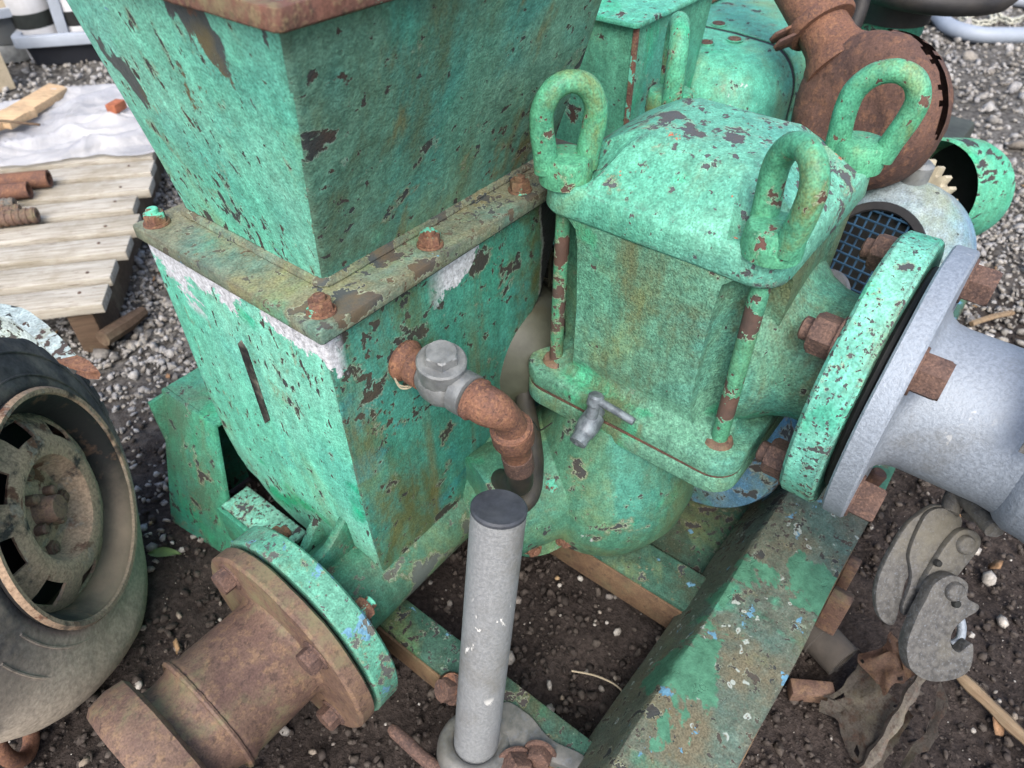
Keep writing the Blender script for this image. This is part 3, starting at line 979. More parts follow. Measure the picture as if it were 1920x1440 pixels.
# --- tank
def tank():
    front = [(0.266, 0.494), (0.267, 0.44), (0.268, 0.38), (0.269, 0.30), (0.272, 0.22), (0.277, 0.155), (0.285, 0.118), (0.300, 0.108), (0.36, 0.105), (0.44, 0.102), (0.480, 0.105), (0.492, 0.125), (0.495, 0.165),
             (0.496, 0.235), (0.497, 0.290), (0.502, 0.318), (0.515, 0.336), (0.545, 0.352), (0.565, 0.375), (0.583, 0.42), (0.598, 0.46), (0.606, 0.494)]
    ys = [0.401, 0.43, 0.47, 0.52, 0.57, 0.615, 0.645, 0.660]
    zmin = [0, 0.10, 0.088, 0.082, 0.082, 0.092, 0.125, 0.175]
    secs = []
    for k, y in enumerate(ys):
        s = []
        for x, z in front:
            zz = z
            if k:
                low = max(0.0, (0.16 - z) / 0.06) if z < 0.16 else 0.0
                zz = z + (zmin[k] - 0.105) * min(1, low)
                zz = max(zz, zmin[k])
            s.append(Vector((x + 0.004 * math.sin(PI * (y - 0.4) / 0.26) * (-1 if x < 0.4 else 0), y, zz)))
        secs.append(s)
    bm = bmesh.new()
    rings = add_loft(bm, secs)
    bm.normal_update()
    me = finish(bm, 'tank', 0.007, 3, angle=38)
    o = link('tank', me, [M_TANK, M_TANKF_DIM], PUMP, (0, 0, 0))
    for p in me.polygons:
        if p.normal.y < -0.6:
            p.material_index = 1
    return o


TANK = tank()
tf = loft('flange_plate', [rrect(0.256, 0.66, 0.390, 0.655, 0.004, z) for z in (0.4985, 0.512)], M_PLATE, TANK, bevel=0.0018)
loft('gasket', [rrect(0.260, 0.655, 0.395, 0.651, 0.003, z) for z in (0.4942, 0.4983)], M_BLACK, TANK)
for i, (x, y) in enumerate(((0.273, 0.638), (0.276, 0.410), (0.403, 0.410), (0.535, 0.410), (0.276, 0.525), (0.62, 0.41))):
    if i == 4:
        continue
    put('bolt', B_NUT, M_RUSTG if i == 0 else M_RUST, TANK, (x, y, 0.5120), (0.06 * math.sin(i), 0.05, 1), i * 0.7)
# black sight slot with pointed ends, set in the left face
prism('sight_slot', [(-0.004, -0.050), (0.007, -0.061), (0.010, 0.045), (0.001, 0.054), (-0.005, 0.046)], (0.2672, 0.528, 0.378), (0, 1, 0), (0, 0, 1), (-0.0045, 0, 0), plain('worn black strip', (0.015, 0.015, 0.016), 0.5, 0.5, 60, dirt=0.45, dirt_c=(0.42, 0.40, 0.33)), TANK, 0.0006)

# --- hopper
def hopper():
    top = (0.250, 0.612, 0.352, 0.622)
    bot = (0.302, 0.628, 0.436, 0.634)
    z0, z1 = 0.5122, 0.748
    secs, inn = [], []
    N = 14
    for i in range(N + 1):
        f = i / N
        q = [bot[k] + (top[k] - bot[k]) * f for k in range(4)]
        z = z0 + (z1 - z0) * f
        secs.append(rrect(*q, 0.007, z, side=12))
        inn.append(rrect(q[0] + 0.006, q[1] - 0.006, q[2] + 0.006, q[3] - 0.006, 0.005, z, side=12))
    bm = bmesh.new()
    add_loft(bm, secs + inn[::-1], cap0=False, cap1=False, closed=True)
    me = finish(bm, 'hopper', 0, angle=50)
    for v in me.vertices:
        v.co += mnoise.noise_vector(v.co * 9) * 0.0016
    o = link('hopper', me, [M_HOP, M_HOPF_DIM], PUMP, (0, 0, 0))
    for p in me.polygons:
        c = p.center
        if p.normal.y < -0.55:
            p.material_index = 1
    me.shade_smooth()
    me.set_sharp_from_angle(angle=math.radians(50))
    # rim: flat bar welded round the mouth
    t = top
    zz = (0.738, 0.752)
    e = 0.009
    dd = 0.0035
    rim = [rrect(t[0] - dd, t[1] + dd, t[2] - dd, t[3] + dd, 0.004, zz[0], 8), rrect(t[0] - e, t[1] + e, t[2] - e, t[3] + e, 0.006, zz[0] + 0.002, 8), rrect(t[0] - e, t[1] + e, t[2] - e, t[3] + e, 0.006, zz[1], 8),
           rrect(t[0] + 0.004, t[1] - 0.004, t[2] + 0.004, t[3] - 0.004, 0.003, zz[1], 8), rrect(t[0] + 0.004, t[1] - 0.004, t[2] + 0.004, t[3] - 0.004, 0.003, zz[0], 8)]
    r = loft('rim', rim, M_RUSTR, o, closed=True, bevel=0.0012, angle=40)
    wobble(r, 0.0018, 30)
    # weld bead round the foot
    path = rrect(bot[0] - 0.002, bot[1] + 0.002, bot[2] - 0.002, bot[3] + 0.002, 0.007, 0.514, side=40)
    bm = bmesh.new()
    add_tube(bm, path, lambda i: 0.0050 + 0.0012 * mnoise.noise((i * 0.9, 0, 0)), 8, closed=True)
    build('weld_bead', bm, M_PLATE, o)
    # water standing inside the mouth is hidden; a baffle shows at the lip
    box('baffle', 0.30, 0.58, 0.47, 0.476, 0.60, 0.742, M_HOOD, o, 0.001)
    return o


HOPPER = hopper()

# --- suction side
SY, SZ = 0.444, 0.112
sc = lathe('suction_casing', [(0.0, 0), (0.0, 0.060), (0.02, 0.060), (0.30, 0.060), (0.36, 0.055), (0.36, 0)], (0.213, SY, SZ), (1, 0, 0), M_CASD, PUMP, 48)
wobble(sc, 0.002, 14)
gus = prism('gusset', [(0, 0), (0.068, 0), (0.066, 0.075), (0.048, 0.062), (0.03, 0.040), (0.0, 0.035)], (0.214, 0.498, 0.10), (1, 0, 0), (0, 0, 1), (0, 0.014, 0), M_TANK, sc, 0.004)
prism('gusset', [(0, 0), (0.07, 0), (0.068, 0.085), (0.05, 0.066), (0.03, 0.05), (0.0, 0.045)], (0.214, 0.440, 0.15), (1, 0, 0), (0, 0, 1), (0, 0.012, 0), M_CASD, sc, 0.004)


def disc(name, x0, x1, R, o, d, mat, parent, hole=0.05, bev=0.0025):
    t = x1 - x0
    return lathe(name, [(x0, hole), (x0, R - bev), (x0 + bev, R), (x1 - bev, R), (x1, R - bev), (x1, hole)], o, d, mat, parent, 72, closed=True, angle=30)


sf = disc('suction_flange', 0.184, 0.214, 0.123, (0, SY, SZ), (1, 0, 0), M_SFLG, PUMP)
disc('gasket', 0.1795, 0.184, 0.108, (0, SY, SZ), (1, 0, 0), M_BLACK, sf)
BA = [math.radians(a) for a in (52, 138, 228, 318)]
for i, a in enumerate(BA):
    put('nut', B_MIDN, M_RUSTG, sf, (0.214, SY + 0.098 * math.cos(a), SZ + 0.098 * math.sin(a)), (1, 0, 0), i)


def suction_pipe():
    prof = [(0.030, 0.056), (0.030, 0.068), (0.024, 0.0725), (0.012, 0.0765), (0.000, 0.0765), (-0.010, 0.0735), (-0.012, 0.066), (-0.010, 0.056)]
    body = [(0.1795, 0.045), (0.1795, 0.119), (0.177, 0.122), (0.162, 0.122), (0.159, 0.119), (0.159, 0.0675), (0.1565, 0.0655), (0.152, 0.0642), (0.138, 0.0637), (0.075, 0.0637), (0.071, 0.0665), (0.066, 0.0665), (0.062, 0.0635), (0.057, 0.0605), (0.046, 0.0585), (0.036, 0.0585), (0.0315, 0.0605), (0.0305, 0.0770), (0.0270, 0.0815), (0.010, 0.0835), (-0.008, 0.0815), (-0.014, 0.076), (-0.012, 0.062), (0.03, 0.052), (0.12, 0.05)]
    o = lathe('suction_pipe', body, (0, SY, SZ), (1, 0, 0), M_RUSTP, PUMP, 80, closed=True, angle=40)
    wobble(o, 0.0014, 16)
    wobble(o, 0.0006, 60)
    for i, a in enumerate(BA):
        put('bolt', B_MID, M_RUST, o, (0.159, SY + 0.098 * math.cos(a), SZ + 0.098 * math.sin(a)), (-1, 0, 0), i * 0.8)
    bm = bmesh.new()
    ring = [(0.064, SY + 0.0665 * math.cos(t), SZ + 0.0665 * math.sin(t)) for t in np.linspace(0, 2 * PI, 90, endpoint=False)]
    add_tube(bm, ring, lambda i: 0.0032 + 0.0012 * mnoise.noise((i * 0.7, 1, 0)), 8, closed=True)
    build('weld_bead', bm, M_RUSTP, o)
    return o


suction_pipe()

# --- pump casing under the chamber
pc = lathe('pump_casing', [(-0.13, 0), (-0.125, 0.03), (-0.11, 0.062), (-0.08, 0.088), (-0.04, 0.103), (0, 0.108), (0.04, 0.104), (0.08, 0.092), (0.12, 0.085), (0.125, 0.0)], (0.565, 0.285, 0.165), (0.10, -0.08, 0.99), M_CAST, PUMP, 56, angle=60)
wobble(pc, 0.004, 10)
cvr = lathe('casing_cover', [(0, 0), (0, 0.066), (0.004, 0.070), (0.016, 0.070), (0.020, 0.066), (0.020, 0.03), (0.028, 0.026), (0.028, 0)], (0.472, 0.318, 0.150), (-0.30, -0.93, 0.16), M_CAST, PUMP, 56, angle=30)
lathe('casing_neck', [(-0.10, 0.086), (-0.03, 0.080), (0.001, 0.058)], (0.472, 0.318, 0.150), (-0.30, -0.93, 0.16), M_CAST, cvr, 48, angle=60)
dd_, aa_, bb_ = frame_of((-0.30, -0.93, 0.16))
for k in range(6):
    t = k * PI / 3 + 0.35
    p = Vector((0.472, 0.318, 0.150)) + dd_ * 0.0200 + (aa_ * math.cos(t) + bb_ * math.sin(t)) * 0.052
    put('bolt', B_NUT, M_RUSTG, cvr, p, dd_, k)
lathe('inlet_casing', [(-0.02, 0), (-0.02, 0.070), (0.05, 0.074), (0.10, 0.086), (0.13, 0.09), (0.13, 0)], (0.43, 0.365, 0.155), (0.93, -0.36, 0.02), M_CAST, PUMP, 48, angle=50)
oc = lathe('shaft_housing', [(0, 0), (0, 0.075), (0.03, 0.085), (0.09, 0.080), (0.12, 0.06), (0.12, 0)], (0.555, 0.50, 0.30), (0.1, -0.86, -0.2), M_OLD, PUMP, 48, angle=50)
wobble(oc, 0.003, 18)
vg = box('vent_screen', 0.62, 0.625, 0.40, 0.47, 0.30, 0.40, M_DARK, PUMP, 0.001)
for k in range(5):
    box('bar', 0.6165, 0.6195, 0.40, 0.47, 0.31 + k * 0.02, 0.313 + k * 0.02, M_OLD, vg, 0)
for k in range(4):
    box('bar', 0.6135, 0.6163, 0.405 + k * 0.018, 0.408 + k * 0.018, 0.30, 0.40, M_OLD, vg, 0)

# --- valve chamber
CX0, CX1, CY0, CY1 = 0.508, 0.742, 0.131, 0.370


def chamber():
    def sec(z, e, r, notch=0.0):
        return rrect(CX0 + e, CX1 - e, CY0 + e, CY1 - e, r, z, side=6, k=8, notch=notch)
    body = [sec(0.322, 0.006, 0.020), sec(0.332, 0.010, 0.020), sec(0.338, 0.012, 0.02, 0.034), sec(0.36, 0.007, 0.02, 0.044), sec(0.42, 0.005, 0.02, 0.046), sec(0.49, 0.002, 0.02, 0.046), sec(0.510, 0.0015, 0.02, 0.044),
            sec(0.5225, 0.0015, 0.02, 0.030)]
    bm = bmesh.new()
    add_loft(bm, body)
    o = build('valve_chamber', bm, M_CHEST, PUMP, angle=50)
    subdivide_long(o, 1)
    wobble(o, 0.0022, 13)
    # shoulder and shallow dome with scooped corners round the eye nuts
    lid = [sec(0.517, 0.005, 0.024), sec(0.5185, 0.001, 0.027), sec(0.522, -0.001, 0.028), sec(0.543, 0.0, 0.028), sec(0.5475, 0.0012, 0.027), sec(0.5495, 0.004, 0.026),
           sec(0.5497, 0.0045, 0.024, 0.046), sec(0.5545, 0.008, 0.024, 0.044), sec(0.5615, 0.018, 0.024, 0.038), sec(0.570, 0.031, 0.024, 0.029), sec(0.578, 0.044, 0.02, 0.019), sec(0.5845, 0.056, 0.02, 0.011), sec(0.588, 0.066, 0.02, 0.006), sec(0.5895, 0.085, 0.016, 0.003)]
    bm = bmesh.new()
    add_loft(bm, lid)
    l = build('chamber_lid', bm, M_LID, PUMP, angle=42)
    wobble(l, 0.0010, 14)
    wobble(l, 0.0004, 60)
    # base flange in two layers with a rusty joint
    b1 = loft('base_flange', [rrect(CX0 - 0.012, CX1 + 0.012, CY0 - 0.012, CY1 + 0.010, 0.030, z, 5, 8) for z in (0.3035, 0.325)], M_CHEST, PUMP, bevel=0.004)
    wobble(b1, 0.0012, 18)
    loft('joint', [rrect(CX0 - 0.0105, CX1 + 0.0105, CY0 - 0.0105, CY1 + 0.0085, 0.029, z, 5, 8) for z in (0.3003, 0.3037)], M_RUSTD, b1)
    loft('lower_flange', [rrect(CX0 - 0.012, CX1 + 0.012, CY0 - 0.012, CY1 + 0.010, 0.030, z, 5, 8) for z in (0.278, 0.3005)], M_CHEST, b1, bevel=0.004)
    return o, l, b1


CHEST, LID, BASEF = chamber()
EYES = (((0.526, 0.350), (0.80, -0.60), 0.0), ((0.526, 0.149), (-0.60, -0.79), 0.08), ((0.722, 0.149), (0.22, -0.97), 0.12), ((0.722, 0.352), (0.80, 0.50), 0.16))


def eye_nut(x, y, axis, lean, k):
    """boss with a thick forged loop; axis = horizontal direction across the loop"""
    z0 = 0.5485
    e = lathe('eye_nut', [(-0.004, 0), (-0.004, 0.0245), (0.001, 0.0250), (0.018, 0.0240), (0.0215, 0.0222), (0.0225, 0.019), (0.0228, 0.0)], (x, y, z0), (0, 0, 1), M_EYE, PUMP, 40, angle=32)
    ax = Vector((axis[0], axis[1], 0)).normalized()
    up = (Vector((0, 0, 1)) + ax * lean).normalized()
    o = Vector((x, y, z0 + 0.012))
    w = 0.0185
    kw = 1.25 if k == 2 else 1.14
    shape = [(-0.0165, -0.004), (-0.0185, 0.014), (-0.0215, 0.036), (-0.0210, 0.054), (-0.0130, 0.0690), (0.0, 0.0745), (0.0130, 0.0690), (0.0210, 0.054), (0.0215, 0.036), (0.0185, 0.014), (0.0165, -0.004)]
    bm = bmesh.new()
    pts = catmull([o + ax * (u * kw) + up * v for u, v in shape], 6)
    add_tube(bm, pts, lambda i: 0.0099 + 0.0014 * abs(i - len(pts) / 2) / (len(pts) / 2), 14)
    l = build('loop', bm, M_EYE, e, angle=60)
    wobble(l, 0.0006, 40, k)
    return e


for k, ((x, y), axis, lean) in enumerate(EYES):
    eye_nut(x, y, axis, lean, k)
for k, ((x, y), _, _) in enumerate(EYES):
    r_ = tube('tie_rod', [(x, y, z) for z in np.linspace(0.325, 0.522, 8)], 0.0075 if k != 1 else 0.0085, M_ROD, PUMP)
    lathe('collar', [(0, 0), (0, 0.015), (0.005, 0.013), (0.006, 0.0)], (x, y, 0.325), (0, 0, 1), M_RUSTP, r_, 18)
# two rusty stubs on the chamber's face
lathe('plug', [(0, 0), (0, 0.006), (0.004, 0.0055), (0.004, 0)], (0.521, 0.240, 0.452), (-1, 0, 0), M_RUST, CHEST, 14)
lathe('plug', [(0, 0), (0, 0.004), (0.004, 0.0035), (0.004, 0)], (0.521, 0.232, 0.437), (-1, 0, 0), M_RUST, CHEST, 14)

# petcock on the base flange
pk = lathe('petcock', [(0, 0), (0, 0.008), (0.008, 0.008), (0.009, 0.0115), (0.022, 0.0125), (0.032, 0.011), (0.034, 0.0095), (0.045, 0.0095), (0.046, 0.004), (0.040, 0.0035), (0.040, 0)], (0.496, 0.272, 0.318), (-0.93, -0.05, -0.36), M_COCK, PUMP, 24, angle=35)
lathe('spindle', [(0, 0), (0, 0.0075), (0.010, 0.0065), (0.016, 0.0065), (0.018, 0.0085), (0.028, 0.0085), (0.030, 0.0065), (0.030, 0)], (0.479, 0.271, 0.318), (0.25, 0.0, 0.97), M_COCK, pk, 20)
tube('handle', [(0.484, 0.268, 0.342), (0.484, 0.250, 0.341), (0.484, 0.224, 0.338)], 0.0042, M_COCK, pk, 10)

# --- discharge neck, flanges and galvanised pipe, along -Y
DX, DZ = 0.620, 0.400
nk = lathe('discharge_neck', [(0.15, 0.0), (0.15, 0.095), (0.135, 0.086), (0.122, 0.075), (0.105, 0.068), (0.090, 0.066), (0.0785, 0.067), (0.0785, 0.0)], (DX, 0, DZ), (0, 1, 0), M_CHEST, PUMP, 64, angle=45)
wobble(nk, 0.002, 14)
gf = disc('discharge_flange', 0.046, 0.0785, 0.1345, (DX, 0, DZ), (0, 1, 0), M_FLG, PUMP, 0.05, 0.003)
wobble(gf, 0.0012, 20)
disc('gasket', 0.0375, 0.046, 0.112, (DX, 0, DZ), (0, 1, 0), M_BLACK, gf)
DA = [math.radians(a) for a in (50, 135, 220, 315)]
for i, a in enumerate(DA):
    put('nut', B_BIG, M_RUST, gf, (DX + 0.110 * math.cos(a), 0.0785, DZ + 0.110 * math.sin(a)), (0, 1, 0), 0.3 + i)


def discharge_pipe():
    prof = [(0.0375, 0.06), (0.0375, 0.1325), (0.0355, 0.1345), (0.019, 0.1345), (0.017, 0.1325), (0.017, 0.082), (0.013, 0.0755), (0.006, 0.0715), (-0.004, 0.0700), (-0.040, 0.0696), (-0.078, 0.0696), (-0.083, 0.0705), (-0.088, 0.0760), (-0.096, 0.0805), (-0.110, 0.0820), (-0.125, 0.0860), (-0.136, 0.0950), (-0.150, 0.0985), (-0.175, 0.0985), (-0.178, 0.0960), (-0.176, 0.0920), (-0.140, 0.090), (-0.12, 0.076), (0.0, 0.060)]
    o = lathe('discharge_pipe', prof, (DX, 0, DZ), (0, 1, 0), M_GALV, PUMP, 96, closed=True, angle=32)
    wobble(o, 0.0008, 14)
    for i, a in enumerate(DA):
        put('bolt', B_HEAD, M_RUST, o, (DX + 0.110 * math.cos(a), 0.017, DZ + 0.110 * math.sin(a)), (0, -1, 0), 0.5 + i * 0.9)
    return o


DPIPE = discharge_pipe()


def strap():
    """thin dark lever band standing off the top of the coupling"""
    bm = bmesh.new()
    A = np.linspace(math.radians(62), math.radians(150), 16)
    secs = []
    for t in A:
        rr = 0.100 + 0.016 * math.sin((t - A[0]) / (A[-1] - A[0]) * PI)
        c, s = math.cos(t), math.sin(t)
        secs.append([Vector((DX + rr * c, -0.070, DZ + rr * s)), Vector((DX + (rr + 0.003) * c, -0.070, DZ + (rr + 0.003) * s)), Vector((DX + (rr + 0.003) * c, -0.100, DZ + (rr + 0.003) * s)), Vector((DX + rr * c, -0.100, DZ + rr * s))])
    add_loft(bm, secs)
    return build('clamp_strap', bm, M_LEVER, DPIPE, angle=50)


strap()


def plate(name, pts2, o, ex, ey, t, mat, parent, n=7, bevel=0.003):
    poly = [(p.x, p.y) for p in catmull([Vector((u, v, 0)) for u, v in pts2], n, True)]
    return prism(name, poly, o, ex, ey, t, mat, parent, bevel)


def levers():
    """coupling toggle hanging under the pipe: ear plate, link, hook, joined by pivots"""
    ex = (cR + cF * 0.12).normalized()
    ey = (cU + cF * -0.10).normalized()
    nn = ex.cross(ey).normalized()             # towards the viewer
    o = Vector((0, 0, 0.86)) + cF * 0.690 + cR * (855 * 0.690 / 1368) - cU * (265 * 0.690 / 1368)
    k = 0.690 / 1368

    def P(pts):
        return [((x - 1815) * k, (985 - y) * k) for x, y in pts]
    back = plate('ear_plate', P([(1700, 985), (1672, 1030), (1650, 1080), (1644, 1125), (1656, 1165), (1684, 1178), (1697, 1130), (1706, 1090), (1742, 1045), (1790, 1010), (1812, 985), (1795, 958), (1755, 948), (1722, 966)]), o - nn * 0.012, ex, ey, nn * 0.007, M_LEVER, DPIPE)
    plate('ear_plate', P([(1722, 975), (1700, 1035), (1707, 1085), (1692, 1140), (1702, 1152), (1735, 1080), (1760, 1040), (1795, 1000), (1800, 970), (1765, 952), (1740, 955)]), o - nn * 0.0045, ex, ey, nn * 0.005, M_LEVER, DPIPE)
    mid = plate('toggle_link', P([(1790, 990), (1815, 990), (1832, 1003), (1832, 1025), (1805, 1062), (1760, 1112), (1728, 1118), (1718, 1095), (1745, 1045), (1768, 1010)]), o - nn * 0.003, ex, ey, nn * 0.010, M_LEVER, DPIPE)
    hook = plate('toggle_hook', P([(1722, 1078), (1755, 1064), (1786, 1080), (1788, 1108), (1811, 1122), (1808, 1134), (1784, 1148), (1763, 1170), (1761, 1196), (1778, 1211), (1804, 1196), (1803, 1242), (1775, 1262), (1725, 1264), (1685, 1240), (1674, 1195), (1688, 1145), (1706, 1108)]), o + nn * 0.009, ex, ey, nn * 0.013, M_LEVER, DPIPE, bevel=0.004)
    for (x, y, r, par, h) in ((1800, 1017, 0.0095, mid, 0.007), (1760, 1094, 0.0095, hook, 0.022), (1727, 1022, 0.009, back, -0.005), (1745, 1050, 0.0035, mid, 0.007), (1763, 1116, 0.004, hook, 0.022)):
        u, v = P([(x, y)])[0]
        p = o + ex * u + ey * v + nn * h
        lathe('pivot', [(0, 0), (0, r), (0.0022, r * 0.97), (0.004, r * 0.82), (0.0045, r * 0.6), (0.0045, 0)], p, nn, M_LEVER if r > 0.005 else M_DARK, par, 24)
    bow = [o + ex * u + ey * v + nn * 0.006 for u, v in P([(1785, 1142), (1797, 1152), (1806, 1178), (1803, 1202), (1786, 1212)])]
    tube('hook_bow', bow, 0.0040, M_GALV, hook, 10, smooth_pts=6)
    # lugs joining the toggle to the coupling ring
    for q in ((1822, 972), (1778, 962)):
        u, v = P([q])[0]
        tube('lug', [o + ex * u + ey * v - nn * 0.002, o + ex * (u + 0.012) + ey * (v + 0.018) - nn * 0.006, Vector((DX - 0.045, -0.094, DZ - 0.072))], 0.0085, M_LEVER, DPIPE, 10, smooth_pts=4)


levers()

# --- drain fitting on the tank's front
dn = lathe('drain_nipple', [(0, 0), (0, 0.020), (0.004, 0.021), (0.010, 0.0165), (0.014, 0.0165), (0.016, 0.0185), (0.030, 0.0185), (0.030, 0)], (0.347, 0.4015, 0.419), (0, -1, 0), M_RUSTO, PUMP, 24)
for i in range(2):
    tube('tape_strand', catmull([(0.329, 0.398, 0.414), (0.330, 0.392, 0.404 - i * 0.003), (0.338, 0.388, 0.399 - i * 0.002), (0.345, 0.389, 0.398)], 6), 0.0009, M_CREAM, dn, 6)
vb = lathe('valve_body', [(0, 0), (0, 0.017), (0.004, 0.019), (0.012, 0.0225), (0.024, 0.0235), (0.034, 0.020), (0.038, 0.0155), (0.040, 0.0205), (0.053, 0.0205), (0.054, 0.015), (0.054, 0)], (0.347, 0.372, 0.419), (0, -1, 0), M_VALVE, PUMP, 32, angle=40)
lathe('bonnet', [(0.010, 0.0), (0.010, 0.021), (0.026, 0.0225), (0.031, 0.0225), (0.033, 0.021), (0.033, 0.0)], (0.347, 0.353, 0.417), (-0.10, -0.15, 1), M_VALVE, vb, 32, angle=30)
put('cap', bolt_mesh('bonnet_cap', 0.0155, 0.010), M_VALVE, vb, Vector((0.347, 0.353, 0.417)) + Vector((-0.10, -0.15, 1)).normalized() * 0.033, (-0.10, -0.15, 1), 0.3)
epath = [(0.347, 0.318, 0.419), (0.348, 0.303, 0.417), (0.356, 0.294, 0.408), (0.366, 0.292, 0.392), (0.374, 0.293, 0.370)]
el = tube('elbow', epath, lambda i: (0.0165 if 3 < i < 29 else 0.0195) + 0.0015 * math.sin(i * 0.2), M_RUSTO, PUMP, 24, smooth_pts=8)
wobble(el, 0.0012, 40)
lathe('socket', [(0, 0), (0, 0.0205), (0.018, 0.0205), (0.022, 0.0185), (0.030, 0.0165), (0.034, 0.0155), (0.036, 0.0145), (0.050, 0.0142), (0.050, 0)], (0.372, 0.293, 0.376), (0.22, 0.03, -0.97), M_RUSTO, el, 24, angle=35)
lathe('hose_clamp', [(0.046, 0), (0.046, 0.0155), (0.072, 0.0155), (0.072, 0)], (0.372, 0.293, 0.376), (0.22, 0.03, -0.97), M_RUST, el, 24, angle=35)
tube('drain_hose', [(0.386, 0.296, 0.310), (0.392, 0.297, 0.284), (0.400, 0.305, 0.262), (0.412, 0.330, 0.236), (0.43, 0.36, 0.20)], 0.0135, M_HOSEK, PUMP, 18, smooth_pts=7)
tube('overflow_hose', [(0.545, 0.392, 0.290), (0.512, 0.382, 0.262), (0.482, 0.350, 0.242), (0.455, 0.325, 0.222), (0.425, 0.312, 0.205), (0.40, 0.335, 0.185)], 0.0115, M_HOSEK, PUMP, 16, smooth_pts=7)
tube('thin_wire', catmull([(0.41, 0.325, 0.345), (0.44, 0.318, 0.315), (0.47, 0.330, 0.270), (0.495, 0.33, 0.262)], 6), 0.0008, M_BLACK, PUMP, 6)

# --- prop stand
PB, PT = Vector((0.2235, 0.2265, 0.035)), Vector((0.294, 0.245, 0.370))
pd = (PT - PB).normalized()
ps = lathe('prop_tube', [(0, 0.019), (0, 0.0238), ((PT - PB).length, 0.0238), ((PT - PB).length, 0.019)], PB, pd, M_POST, PUMP, 48, closed=True, angle=30)
lathe('cap', [(-0.01, 0), (-0.01, 0.0185), (0.0002, 0.0185), (0.0004, 0.0242), (0.003, 0.0242), (0.0045, 0.0225), (0.005, 0.0)], PT, pd, M_CAP, ps, 40, angle=25)


def clamp():
    c0 = PB + pd * 0.012
    d, a, b = frame_of(pd)
    ring = lathe('clamp_ring', [(-0.036, 0.0248), (-0.036, 0.036), (-0.026, 0.0415), (0.002, 0.0415), (0.010, 0.0385), (0.0125, 0.034), (0.0125, 0.029), (0.009, 0.0248)], c0, pd, M_CLAMP, PUMP, 40, closed=True, angle=45)
    wobble(ring, 0.0012, 30)
    arm = plate('clamp_arm', [(0.0, 0.036), (0.030, 0.030), (0.058, 0.006), (0.092, -0.006), (0.098, -0.018), (0.090, -0.026), (0.070, -0.020), (0.046, -0.018), (0.02, -0.036), (0.0, -0.036)], c0 + pd * -0.012 + Vector((0.018, -0.014, 0)), (0.52, -0.85, 0.0), (0.85, 0.52, 0.0), pd * 0.020, M_CLAMP, ring, bevel=0.004)
    put('bolt', B_MID, M_RUST, ring, (0.262, 0.168, 0.052), (-0.85, -0.35, 0.35), 0.3)
    put('bolt', B_HEAD, M_TAN, ring, (0.238, 0.185, 0.046), (-0.45, -0.75, 0.45), 0.6)
    put('nut', B_MID, M_RUSTO, ring, (0.256, 0.288, 0.052), (-0.75, 0.3, 0.55), 0.1)
    lathe('rust_lug', [(0, 0), (0, 0.014), (0.012, 0.016), (0.03, 0.012), (0.03, 0)], (0.262, 0.296, 0.035), (-0.2, -0.3, 1), M_RUSTO, ring, 18)
    return ring


clamp()
tube('lock_rod', [(0.186, 0.316, 0.040), (0.1855, 0.29, 0.040), (0.185, 0.265, 0.040), (0.187, 0.235, 0.040), (0.192, 0.215, 0.038)], lambda i: 0.0075 if i > 0 else 0.005, M_RUST, PUMP, 12, smooth_pts=4)

# --- drive end behind the chamber
mo = lathe('blue_motor', [(0, 0), (0, 0.07), (0.006, 0.105), (0.02, 0.112), (0.20, 0.112), (0.22, 0.09), (0.22, 0)], (0.665, 0.215, 0.155), (1, 0.05, -0.05), M_BLUE, PUMP, 56, angle=35)
prism('fin', [(0, 0), (0.07, 0.02), (0.085, 0.10), (0.06, 0.11), (0.0, 0.03)], (0.70, 0.085, 0.145), (1, 0, 0), (0, 0, 1), (0, 0.006, 0), M_BLUE, mo, 0.001)
# side tank behind the hopper
st = loft('side_tank', [rrect(0.83, 0.96, 0.46, 0.66, 0.006, 0.20, 4), rrect(0.81, 0.985, 0.45, 0.66, 0.006, 0.45, 4), rrect(0.80, 1.01, 0.447, 0.66, 0.006, 0.598, 4)], M_BOX2, PUMP, angle=40)
wobble(st, 0.002, 12)
loft('tank_lid', [rrect(0.792, 1.02, 0.439, 0.67, 0.006, z, 4) for z in (0.5985, 0.6045)], M_HOOD, st, bevel=0.0015)
bm = bmesh.new()
add_box(bm, 0.80, 0.806, 0.443, 0.449, 0.22, 0.597)
build('corner_bead', bm, M_RUSTR, st, 0.001)


